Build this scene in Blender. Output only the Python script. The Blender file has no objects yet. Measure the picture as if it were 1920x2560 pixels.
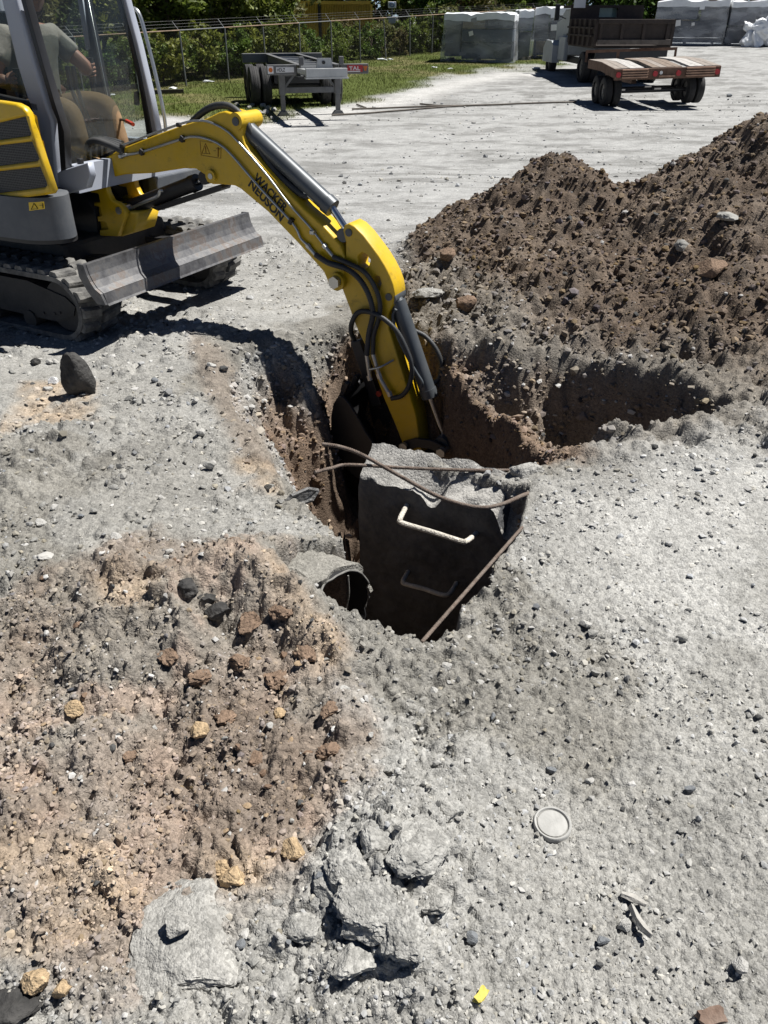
import bpy, bmesh, math, random
import numpy as np
from mathutils import Vector, Matrix, noise as mnoise
random.seed(7); RNG = np.random.default_rng(7)
S = bpy.context.scene
COL = S.collection
R = math.radians

# ------------------------------------------------------------------ camera
PITCH = R(32.85); CH = 1.7; FPX = 1920.0
cam_d = bpy.data.cameras.new("camera"); cam = bpy.data.objects.new("camera", cam_d)
COL.objects.link(cam); S.camera = cam
cam.location = (0, 0, CH); cam.rotation_euler = (math.pi/2 - PITCH, 0, 0)
cam_d.sensor_fit = 'VERTICAL'; cam_d.sensor_height = 24.0
cam_d.lens = 24.0*FPX/2560.0; cam_d.clip_start = 0.05; cam_d.clip_end = 2000
S.render.resolution_x, S.render.resolution_y = 768, 1024
# ------------------------------------------------------------------ sky and sun
SUN_AZ = R(69.0)      # clockwise from +Y
SUN_EL = R(62.0)
w = bpy.data.worlds.new("World"); S.world = w; w.use_nodes = True
nt = w.node_tree; nt.nodes.clear()
sky = nt.nodes.new('ShaderNodeTexSky'); sky.sky_type = 'NISHITA'; sky.sun_disc = False
sky.sun_elevation = SUN_EL; sky.sun_rotation = SUN_AZ; sky.air_density = .35; sky.dust_density = .1
bg = nt.nodes.new('ShaderNodeBackground'); bg.inputs['Strength'].default_value = 0.05
wo = nt.nodes.new('ShaderNodeOutputWorld')
nt.links.new(sky.outputs[0], bg.inputs[0]); nt.links.new(bg.outputs[0], wo.inputs[0])
sl = bpy.data.lights.new("sun", 'SUN'); sun = bpy.data.objects.new("sun", sl); COL.objects.link(sun)
sl.energy = 5.0; sl.angle = R(0.5); sl.color = (1.0, .975, .93)
sd = Vector((math.sin(SUN_AZ)*math.cos(SUN_EL), math.cos(SUN_AZ)*math.cos(SUN_EL), math.sin(SUN_EL)))
sun.rotation_euler = sd.to_track_quat('Z', 'Y').to_euler(); sun.location = (6, 3, 12)
S.view_settings.view_transform = 'Standard'; S.view_settings.look = 'None'
S.view_settings.exposure = 0.63; S.view_settings.gamma = 1.0
S.cycles.max_bounces = 5; S.cycles.transparent_max_bounces = 12; S.cycles.diffuse_bounces = 1
S.cycles.caustics_reflective = False; S.cycles.caustics_refractive = False

# ------------------------------------------------------------------ survey helpers: photograph pixel -> place in the world
def ray(px, py):
    a = (px-960)/FPX; b = (1280-py)/FPX
    return Vector((a, b*math.sin(PITCH)+math.cos(PITCH), b*math.cos(PITCH)-math.sin(PITCH)))
def G(px, py, z=0.0):
    d = ray(px, py); t = (z-CH)/d.z
    return Vector((d.x*t, d.y*t, z))
def sstep(a, b, x):
    t = np.clip((x-a)/(b-a), 0, 1); return t*t*(3-2*t)
def zfar(y):
    y = np.asarray(y, float)
    return -.35*sstep(8, 14, y) + .03*np.maximum(0, np.minimum(y, 70)-24)
def GF(px, py):
    d = ray(px, py); t0 = 3.0
    for i in range(4000):
        t = t0+i*.02
        if CH+d.z*t < float(zfar(d.y*t)): break
    return Vector((d.x*t, d.y*t, CH+d.z*t))
def at_depth(px, py, y):
    d = ray(px, py); t = y/d.y
    return Vector((d.x*t, y, CH+d.z*t))
# excavator frame: origin under the blade, u forward, v to its left, w up
EO = (-1.242, 5.068); EH = (.8863, -.4631)
def B(px, py, v=0.0):
    d = ray(px, py)
    v0 = EO[0]*EH[1]-EO[1]*EH[0]; dv = -d.x*EH[1]+d.y*EH[0]
    t = (v-v0)/dv; x = d.x*t-EO[0]; y = d.y*t-EO[1]
    return (x*EH[0]+y*EH[1], CH+d.z*t)
def B3(px, py, v=0.0):
    u, w_ = B(px, py, v); return Vector((u, v, w_))

# ------------------------------------------------------------------ materials
def new_mat(name):
    m = bpy.data.materials.new(name); m.use_nodes = True
    return m, m.node_tree, m.node_tree.nodes['Principled BSDF']
def N(t, kind, **kw):
    n = t.nodes.new(kind)
    for k, v in kw.items(): setattr(n, k, v)
    return n
MATS = {}
def pm(name, col, rough=.6, metal=0.0, var=.15, vs=6.0, bump=0.0, bs=60.0, dust=0.0, dustcol=(.36, .34, .30), dscale=3.0, spec=.5, coords='Object'):
    m, t, b = new_mat(name)
    tc = N(t, 'ShaderNodeTexCoord')
    n1 = N(t, 'ShaderNodeTexNoise'); n1.inputs['Scale'].default_value = vs; n1.inputs['Detail'].default_value = 8; n1.inputs['Roughness'].default_value = .65
    t.links.new(tc.outputs[coords], n1.inputs['Vector'])
    cr = N(t, 'ShaderNodeValToRGB')
    cr.color_ramp.elements[0].position = .3; cr.color_ramp.elements[1].position = .7
    cr.color_ramp.elements[0].color = (*[c*(1-var) for c in col], 1)
    cr.color_ramp.elements[1].color = (*[min(1, c*(1+var)) for c in col], 1)
    t.links.new(n1.outputs['Fac'], cr.inputs['Fac'])
    out = cr.outputs['Color']
    b.inputs['Roughness'].default_value = rough
    if dust > 0:
        n2 = N(t, 'ShaderNodeTexNoise'); n2.inputs['Scale'].default_value = dscale; n2.inputs['Detail'].default_value = 10; n2.inputs['Roughness'].default_value = .7
        t.links.new(tc.outputs[coords], n2.inputs['Vector'])
        mr = N(t, 'ShaderNodeMapRange'); mr.inputs['From Min'].default_value = .42; mr.inputs['From Max'].default_value = .72
        mr.inputs['To Max'].default_value = dust
        t.links.new(n2.outputs['Fac'], mr.inputs['Value'])
        mx = N(t, 'ShaderNodeMix', data_type='RGBA'); mx.inputs['B'].default_value = (*dustcol, 1)
        t.links.new(mr.outputs[0], mx.inputs['Factor']); t.links.new(out, mx.inputs['A']); out = mx.outputs['Result']
        m2 = N(t, 'ShaderNodeMapRange'); m2.inputs['To Min'].default_value = rough; m2.inputs['To Max'].default_value = .95
        t.links.new(mr.outputs[0], m2.inputs['Value']); t.links.new(m2.outputs[0], b.inputs['Roughness'])
    t.links.new(out, b.inputs['Base Color'])
    b.inputs['Metallic'].default_value = metal; b.inputs['Specular IOR Level'].default_value = spec
    if bump > 0:
        n3 = N(t, 'ShaderNodeTexNoise'); n3.inputs['Scale'].default_value = bs; n3.inputs['Detail'].default_value = 6
        t.links.new(tc.outputs[coords], n3.inputs['Vector'])
        bp = N(t, 'ShaderNodeBump'); bp.inputs['Strength'].default_value = bump; bp.inputs['Distance'].default_value = .02
        t.links.new(n3.outputs['Fac'], bp.inputs['Height']); t.links.new(bp.outputs[0], b.inputs['Normal'])
    MATS[name] = m
    return m
def glass_mat(name, tint, refl=.08, dirt=.1, dirtcol=(.3, .3, .3)):
    m, t, b = new_mat(name); t.nodes.remove(b)
    out = t.nodes['Material Output']
    tr = N(t, 'ShaderNodeBsdfTransparent'); tr.inputs[0].default_value = (*tint, 1)
    gl = N(t, 'ShaderNodeBsdfGlossy'); gl.inputs['Roughness'].default_value = .03
    lw = N(t, 'ShaderNodeLayerWeight'); pw = N(t, 'ShaderNodeMath', operation='POWER'); pw.inputs[1].default_value = 4.0; t.links.new(lw.outputs['Facing'], pw.inputs[0])
    fr = N(t, 'ShaderNodeMath', operation='MULTIPLY_ADD'); fr.inputs[1].default_value = .35; fr.inputs[2].default_value = .02; t.links.new(pw.outputs[0], fr.inputs[0])
    m1 = N(t, 'ShaderNodeMixShader'); t.links.new(fr.outputs[0], m1.inputs[0]); t.links.new(tr.outputs[0], m1.inputs[1]); t.links.new(gl.outputs[0], m1.inputs[2])
    di = N(t, 'ShaderNodeBsdfDiffuse'); di.inputs[0].default_value = (*dirtcol, 1)
    tc = N(t, 'ShaderNodeTexCoord'); nz = N(t, 'ShaderNodeTexNoise'); nz.inputs['Scale'].default_value = 5; nz.inputs['Detail'].default_value = 9
    t.links.new(tc.outputs['Object'], nz.inputs['Vector'])
    mr = N(t, 'ShaderNodeMapRange'); mr.inputs['From Min'].default_value = .3; mr.inputs['From Max'].default_value = .8; mr.inputs['To Min'].default_value = dirt*.4; mr.inputs['To Max'].default_value = dirt*1.6
    t.links.new(nz.outputs['Fac'], mr.inputs['Value'])
    m2 = N(t, 'ShaderNodeMixShader'); t.links.new(mr.outputs[0], m2.inputs[0]); t.links.new(m1.outputs[0], m2.inputs[1]); t.links.new(di.outputs[0], m2.inputs[2])
    t.links.new(m2.outputs[0], out.inputs['Surface'])
    return m
def leaf_mat(name, col, trans=.35):
    m, t, b = new_mat(name); out = t.nodes['Material Output']
    oi = N(t, 'ShaderNodeObjectInfo'); geo = N(t, 'ShaderNodeNewGeometry')
    hs = N(t, 'ShaderNodeHueSaturation'); hs.inputs['Color'].default_value = (*col, 1)
    ad = N(t, 'ShaderNodeMath', operation='MULTIPLY_ADD'); ad.inputs[1].default_value = .9; ad.inputs[2].default_value = .5
    t.links.new(geo.outputs['Random Per Island'], ad.inputs[0]); t.links.new(ad.outputs[0], hs.inputs['Value'])
    a2 = N(t, 'ShaderNodeMath', operation='MULTIPLY_ADD'); a2.inputs[1].default_value = .06; a2.inputs[2].default_value = .46
    t.links.new(oi.outputs['Random'], a2.inputs[0]); t.links.new(a2.outputs[0], hs.inputs['Hue'])
    t.links.new(hs.outputs[0], b.inputs['Base Color']); b.inputs['Roughness'].default_value = .55; b.inputs['Specular IOR Level'].default_value = .3
    tl = N(t, 'ShaderNodeBsdfTranslucent'); t.links.new(hs.outputs[0], tl.inputs[0])
    mx = N(t, 'ShaderNodeMixShader'); mx.inputs[0].default_value = trans
    t.links.new(b.outputs[0], mx.inputs[1]); t.links.new(tl.outputs[0], mx.inputs[2]); t.links.new(mx.outputs[0], out.inputs['Surface'])
    return m

# ------------------------------------------------------------------ mesh helpers
def tag(o, label=None, cat=None, group=None, kind=None):
    if label: o['label'] = label
    if cat: o['category'] = cat
    if group: o['group'] = group
    if kind: o['kind'] = kind
    return o
def empty(name, loc=(0, 0, 0), rz=0.0, label=None, cat=None, group=None):
    o = bpy.data.objects.new(name, None); COL.objects.link(o); o.location = loc; o.rotation_euler = (0, 0, rz)
    o.empty_display_size = .1
    return tag(o, label, cat, group)
def link(name, me, mat=None, parent=None, smooth=False):
    if mat is not None:
        me.materials.clear(); me.materials.append(mat)
    if smooth: me.polygons.foreach_set('use_smooth', [True]*len(me.polygons))
    o = bpy.data.objects.new(name, me); COL.objects.link(o)
    if parent is not None: o.parent = parent
    return o
def frame_mat(p0, p1):
    d = (Vector(p1)-Vector(p0)); L = d.length
    q = d.to_track_quat('Z', 'Y'); return Matrix.Translation(p0) @ q.to_matrix().to_4x4(), L
class MB:
    def __init__(s): s.bm = bmesh.new()
    def box(s, c, size, rot=None, bev=0.0):
        r = bmesh.ops.create_cube(s.bm, size=1.0)
        M = Matrix.Translation(c) @ (rot.to_4x4() if rot is not None else Matrix.Identity(4)) @ Matrix.Diagonal((*size, 1))
        bmesh.ops.transform(s.bm, matrix=M, verts=r['verts'])
        if bev > 0:
            es = list({e for v in r['verts'] for e in v.link_edges})
            bmesh.ops.bevel(s.bm, geom=es, offset=bev, segments=2, affect='EDGES', profile=.5)
        return s
    def span(s, a, b, bev=0.0):
        a, b = Vector(a), Vector(b); return s.box((a+b)/2, [max(1e-4, abs(q)) for q in (b-a)], None, bev)
    def bar(s, p0, p1, wx, wy, roll=0.0, bev=0.0):
        M, L = frame_mat(p0, p1)
        r = bmesh.ops.create_cube(s.bm, size=1.0)
        bmesh.ops.transform(s.bm, matrix=M @ Matrix.Rotation(roll, 4, 'Z') @ Matrix.Translation((0, 0, L/2)) @ Matrix.Diagonal((wx, wy, L, 1)), verts=r['verts'])
        if bev > 0:
            es = list({e for v in r['verts'] for e in v.link_edges})
            bmesh.ops.bevel(s.bm, geom=es, offset=bev, segments=2, affect='EDGES', profile=.5)
        return s
    def cyl(s, p0, p1, r0, r1=None, n=20):
        M, L = frame_mat(p0, p1)
        r = bmesh.ops.create_cone(s.bm, cap_ends=True, segments=n, radius1=r0, radius2=r0 if r1 is None else r1, depth=L)
        bmesh.ops.transform(s.bm, matrix=M @ Matrix.Translation((0, 0, L/2)), verts=r['verts']); return s
    def sph(s, c, rad, scale=(1, 1, 1), sub=2):
        r = bmesh.ops.create_icosphere(s.bm, subdivisions=sub, radius=rad)
        bmesh.ops.transform(s.bm, matrix=Matrix.Translation(c) @ Matrix.Diagonal((*scale, 1)), verts=r['verts']); return s
    def tube(s, pts, rad, n=8, ridge=0.0, pitch=.008):
        P = spline(pts, ridge and pitch/2 or None)
        up = Vector((0.03, .99, .1)); rings = []
        for i, p in enumerate(P):
            tdir = (P[min(i+1, len(P)-1)]-P[max(i-1, 0)]).normalized()
            a = up.cross(tdir)
            if a.length < 1e-4: a = Vector((1, 0, 0)).cross(tdir)
            a.normalize(); b = tdir.cross(a)
            rr = rad*(1+(ridge if i % 2 else -ridge))
            rings.append([s.bm.verts.new(p+(a*math.cos(q)+b*math.sin(q))*rr) for q in [2*math.pi*k/n for k in range(n)]])
        for A, Bq in zip(rings, rings[1:]):
            for k in range(n): s.bm.faces.new((A[k], A[(k+1) % n], Bq[(k+1) % n], Bq[k]))
        s.bm.faces.new(rings[0][::-1]); s.bm.faces.new(rings[-1]); return s
    def prism(s, poly, ax, a0, a1):
        # poly in the plane normal to axis ax ('x','y','z')
        def mk(p, a): return {'x': (a, p[0], p[1]), 'y': (p[0], a, p[1]), 'z': (p[0], p[1], a)}[ax]
        A = [s.bm.verts.new(mk(p, a0)) for p in poly]; Bq = [s.bm.verts.new(mk(p, a1)) for p in poly]
        n = len(poly)
        for k in range(n): s.bm.faces.new((A[k], A[(k+1) % n], Bq[(k+1) % n], Bq[k]))
        s.bm.faces.new(A[::-1]); s.bm.faces.new(Bq); return s
    def mesh(s, name):
        bmesh.ops.recalc_face_normals(s.bm, faces=s.bm.faces)
        me = bpy.data.meshes.new(name); s.bm.to_mesh(me); s.bm.free(); return me
    def build(s, name, mat, parent=None, smooth=False, angle=None):
        me = s.mesh(name)
        o = link(name, me, mat, parent)
        if smooth:
            me.polygons.foreach_set('use_smooth', [True]*len(me.polygons))
            sharp_by_angle(me, angle or R(35))
        return o
def sharp_by_angle(me, ang):
    try: me.set_sharp_from_angle(angle=ang)
    except Exception: pass
def spline(pts, step=None, res=8):
    P = [Vector(p) for p in pts]
    if len(P) < 3 and not step: return P
    out = []
    Q = [P[0]*2-P[1]]+P+[P[-1]*2-P[-2]]
    for i in range(1, len(Q)-2):
        a, b, c, d = Q[i-1], Q[i], Q[i+1], Q[i+2]
        n = res if not step else max(2, int((c-b).length/step))
        for k in range(n):
            t = k/n
            out.append(.5*((2*b)+(c-a)*t+(2*a-5*b+4*c-d)*t*t+(-a+3*b-3*c+d)*t**3))
    out.append(P[-1]); return out
def plate(name, outer, v0, v1, mat, parent, holes=(), bev=.004, smooth_poly=False):
    """outline(s) in (u,w), extruded between v0 and v1"""
    cu = bpy.data.curves.new(name, 'CURVE'); cu.dimensions = '2D'; cu.fill_mode = 'BOTH'
    th = abs(v1-v0); cu.extrude = max(1e-4, th/2-bev); cu.bevel_depth = bev; cu.bevel_resolution = 1; cu.offset = -bev
    for poly in [outer]+list(holes):
        sp = cu.splines.new('POLY'); sp.points.add(len(poly)-1); sp.use_cyclic_u = True
        for p, q in zip(sp.points, poly): p.co = (q[0], q[1], 0, 1)
    ob = bpy.data.objects.new('tmp', cu); COL.objects.link(ob)
    dg = bpy.context.evaluated_depsgraph_get()
    me = bpy.data.meshes.new_from_object(ob.evaluated_get(dg))
    bpy.data.objects.remove(ob); bpy.data.curves.remove(cu)
    me.transform(Matrix(((1, 0, 0, 0), (0, 0, -1, (v0+v1)/2), (0, 1, 0, 0), (0, 0, 0, 1))))
    me.name = name
    return link(name, me, mat, parent)
def smoothpoly(pts, it=2):
    P = [Vector((p[0], p[1])) for p in pts]
    for _ in range(it):
        Q = []
        for i in range(len(P)):
            a, b = P[i], P[(i+1) % len(P)]
            Q += [a*.75+b*.25, a*.25+b*.75]
        P = Q
    return [(p.x, p.y) for p in P]
def text_mesh(txt, size, bold=0.0, extr=.0006):
    cu = bpy.data.curves.new('txt', 'FONT'); cu.body = txt; cu.size = size; cu.offset = bold; cu.extrude = extr; cu.align_x = 'LEFT'
    ob = bpy.data.objects.new('tmp', cu); COL.objects.link(ob)
    dg = bpy.context.evaluated_depsgraph_get()
    me = bpy.data.meshes.new_from_object(ob.evaluated_get(dg))
    bpy.data.objects.remove(ob); bpy.data.curves.remove(cu); return me

# ------------------------------------------------------------------ noise
def _h(ix, iy, seed):
    a = (ix.astype(np.int64)*374761393 + iy.astype(np.int64)*668265263 + seed*974634777) & 0xffffffff
    a = ((a ^ (a >> 13))*1274126177) & 0xffffffff
    a = a ^ (a >> 16)
    return (a & 0xffffff)/float(0x1000000)
def vnoise(x, y, seed=0):
    ix = np.floor(x); iy = np.floor(y); fx = x-ix; fy = y-iy
    fx = fx*fx*fx*(fx*(fx*6-15)+10); fy = fy*fy*fy*(fy*(fy*6-15)+10)
    a = _h(ix, iy, seed); b = _h(ix+1, iy, seed); c = _h(ix, iy+1, seed); d = _h(ix+1, iy+1, seed)
    return (a+(b-a)*fx)*(1-fy)+(c+(d-c)*fx)*fy
def fbm(x, y, scale, octs=4, seed=0, gain=.5):
    s = 0; a = 1; tot = 0; c, sn = math.cos(.7), math.sin(.7)
    x = np.asarray(x, float)/scale; y = np.asarray(y, float)/scale
    for o in range(octs):
        s = s+a*(vnoise(x, y, seed+o)*2-1); tot += a; a *= gain
        x, y = (x*c-y*sn)*2.03+5.3, (x*sn+y*c)*2.03+1.7
    return s/tot
def worley(x, y, scale, seed=0):
    x = x/scale; y = y/scale; ix = np.floor(x); iy = np.floor(y)
    f1 = np.full(x.shape, 9.0); cid = np.zeros(x.shape)
    for dx in (-1, 0, 1):
        for dy in (-1, 0, 1):
            cx = ix+dx; cy = iy+dy
            px_ = cx+.15+.7*_h(cx, cy, seed); py_ = cy+.15+.7*_h(cx, cy, seed+11)
            d = (x-px_)**2+(y-py_)**2
            m = d < f1; f1 = np.where(m, d, f1); cid = np.where(m, _h(cx, cy, seed+23), cid)
    return np.sqrt(f1), cid
def pebbles(x, y, scale, seed, cover=.7):
    f, c = worley(x, y, scale, seed)
    rad = .28+.34*c; k = np.clip((rad-f)/(.42*rad), 0, 1)
    tilt = ((x/scale) % 1-.5)*(c*7 % 1-.5)+((y/scale) % 1-.5)*(c*13 % 1-.5)
    return k*(2-k)*rad*(1.25+1.1*tilt)*(c > 1-cover)
def sdf(x, y, poly):
    d = np.full(x.shape, 1e9); inside = np.zeros(x.shape, bool)
    n = len(poly)
    for i in range(n):
        ax, ay = poly[i][0], poly[i][1]; bx, by = poly[(i+1) % n][0], poly[(i+1) % n][1]
        ex, ey = bx-ax, by-ay; wx, wy = x-ax, y-ay
        t = np.clip((wx*ex+wy*ey)/(ex*ex+ey*ey+1e-12), 0, 1)
        d = np.minimum(d, (wx-ex*t)**2+(wy-ey*t)**2)
        c = ((ay <= y) & (by > y)) | ((by <= y) & (ay > y))
        xi = ax+(y-ay)/np.where(abs(by-ay) < 1e-12, 1e-12, by-ay)*ex
        inside ^= c & (x < xi)
    return np.where(inside, -1, 1)*np.sqrt(d)
PX = lambda pts, z=0: [tuple(G(a, b, z))[:2] for a, b in pts]

# ------------------------------------------------------------------ terrain
HOLE = PX([(914, 1130), (1326, 1222), (1302, 1340), (1240, 1410), (1232, 1480), (1162, 1512), (1150, 1588), (1060, 1634),
           (965, 1610), (880, 1560), (770, 1528), (700, 1500), (690, 1430), (740, 1385), (850, 1362), (800, 1310), (745, 1262), (760, 1180)])
PIT = PX([(745, 1262), (700, 1215), (620, 1125), (565, 1035), (540, 955), (570, 890), (650, 865), (720, 845), (800, 825), (880, 812), (980, 818),
          (1080, 850), (1180, 915), (1330, 985), (1420, 1070), (1480, 1120), (1450, 1180), (1300, 1178), (1160, 1168), (905, 1168), (800, 1310)])
TRENCH = PX([(1170, 915), (1300, 925), (1420, 915), (1560, 950), (1700, 1000), (1860, 1045), (1810, 1070), (1650, 1098), (1520, 1100), (1420, 1075), (1330, 1005), (1230, 955)])
WALLA = G(905, 1168); WALLB = G(1322, 1252)
CONES = [(.85, 4.85, .20, .34), (1.9, 4.45, .30, .36), (2.6, 4.2, .36, .34), (.55, 5.3, .18, .3), (1.35, 5.2, .40, .42), (1.30, 6.50, .82, .66), (1.58, 6.25, .70, .70), (1.25, 5.6, .46, .50), (1.0, 5.05, .26, .42), (.45, 5.75, .22, .5), (2.75, 6.0, 1.14, .66),
         (3.5, 6.0, 1.55, .66), (2.35, 5.4, .74, .60), (2.2, 4.8, .42, .52), (2.9, 4.9, .60, .5), (1.5, 4.75, .22, .5), (3.3, 4.3, .35, .4)]
LUMPS = [(500, 1570, .10, .30), (720, 1450, .07, .16), (640, 1490, .06, .10), (330, 1600, .05, .12), (350, 1830, -.04, .22), (930, 1700, .035, .20), (100, 1300, .05, .4),
         (500, 860, .07, .40), (560, 1010, .03, .25), (1000, 2130, .07, .16), (900, 2250, .05, .14), (180, 1130, .04, .15), (30, 1700, -.03, .2), (800, 1900, .04, .1),
         (850, 1720, -.04, .09), (1010, 1760, -.05, .08), (1700, 1300, .05, .35), (1800, 1150, .10, .35), (440, 1525, .06, .06), (560, 1500, .07, .07), (650, 1540, .08, .06), (730, 1560, .06, .05), (790, 1640, .06, .06), (850, 1690, .05, .05), (480, 1640, .05, .05), (680, 1660, -.06, .05), (560, 1590, -.05, .05), (880, 1800, .05, .05), (700, 1770, -.04, .06), (280, 1700, .04, .07), (420, 1520, -.05, .07), (600, 1640, -.05, .08), (760, 2020, -.04, .08), (760, 2370, -.03, .09)]
LUMPS = [(*tuple(G(a, b))[:2], c, d) for a, b, c, d in LUMPS]
C_GREY = np.array((.274, .268, .250)); C_PALE = np.array((.356, .351, .333)); C_BRF = np.array((.232, .184, .146)); C_TAN = np.array((.34, .268, .195))
C_MND = np.array((.108, .082, .062)); C_MGR = np.array((.175, .158, .135)); C_WALL = np.array((.172, .124, .090)); C_DEEP = np.array((.055, .045, .04))
C_GRASS = np.array((.075, .095, .022)); C_YARD = np.array((.330, .329, .320)); C_DGR = np.array((.185, .175, .154))
BROWN = PX([(-300, 1560), (100, 1500), (330, 1400), (640, 1440), (780, 1560), (900, 1760), (985, 1860), (960, 2000), (820, 2090), (760, 2200), (560, 2230), (400, 2330), (150, 2400), (-400, 2500)])
TANB = [PX(q) for q in ([(690, 1500), (790, 1570), (860, 1700), (800, 1720), (720, 1620), (660, 1560)], [(250, 1480), (420, 1500), (400, 1600), (280, 1580)], [(-100, 2080), (300, 2100), (360, 2280), (100, 2380), (-150, 2300)],
        [(520, 2150), (700, 2140), (640, 2230), (520, 2220)], [(60, 960), (230, 960), (240, 1060), (0, 1090)], [(580, 1140), (680, 1160), (700, 1240), (600, 1230)])]
WALLC = PX([(560, 920), (640, 900), (720, 1000), (760, 1250), (700, 1235), (620, 1140), (590, 1040)])
REDDY = PX([(480, 860), (560, 900), (640, 1060), (690, 1180), (620, 1150), (560, 1050), (500, 950)])
MGREY = PX([(1020, 700), (1150, 770), (1350, 850), (1500, 960), (1700, 940), (1950, 960), (1980, 1200), (1500, 1160), (1400, 1050), (1150, 925), (960, 930), (960, 760)])
RUBBLE = PX([(640, 1360), (800, 1540), (1000, 1640), (1180, 1530), (1270, 1430), (1380, 1400), (1330, 1600), (1180, 1780), (1150, 2000), (1230, 2300), (1130, 2700), (450, 2700), (540, 2230), (850, 2080), (990, 1880), (820, 1640), (680, 1480)])
GRASS = [tuple(GF(a, b))[:2] for a, b in ((120, 330), (430, 292), (560, 300), (640, 305), (720, 285), (850, 262), (960, 240), (1080, 205), (1180, 190), (1230, 178), (1330, 182), (1420, 168), (1440, 140), (1300, 90))]
GRASS += [(3.0, 70.0), (-60.0, 70.0), (-60.0, 14.0), (-9.0, 13.5)]
BARE = [tuple(GF(a, b))[:2] for a, b in ((1100, 195), (1200, 175), (1330, 160), (1420, 165), (1400, 178), (1280, 190), (1150, 205))]

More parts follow.
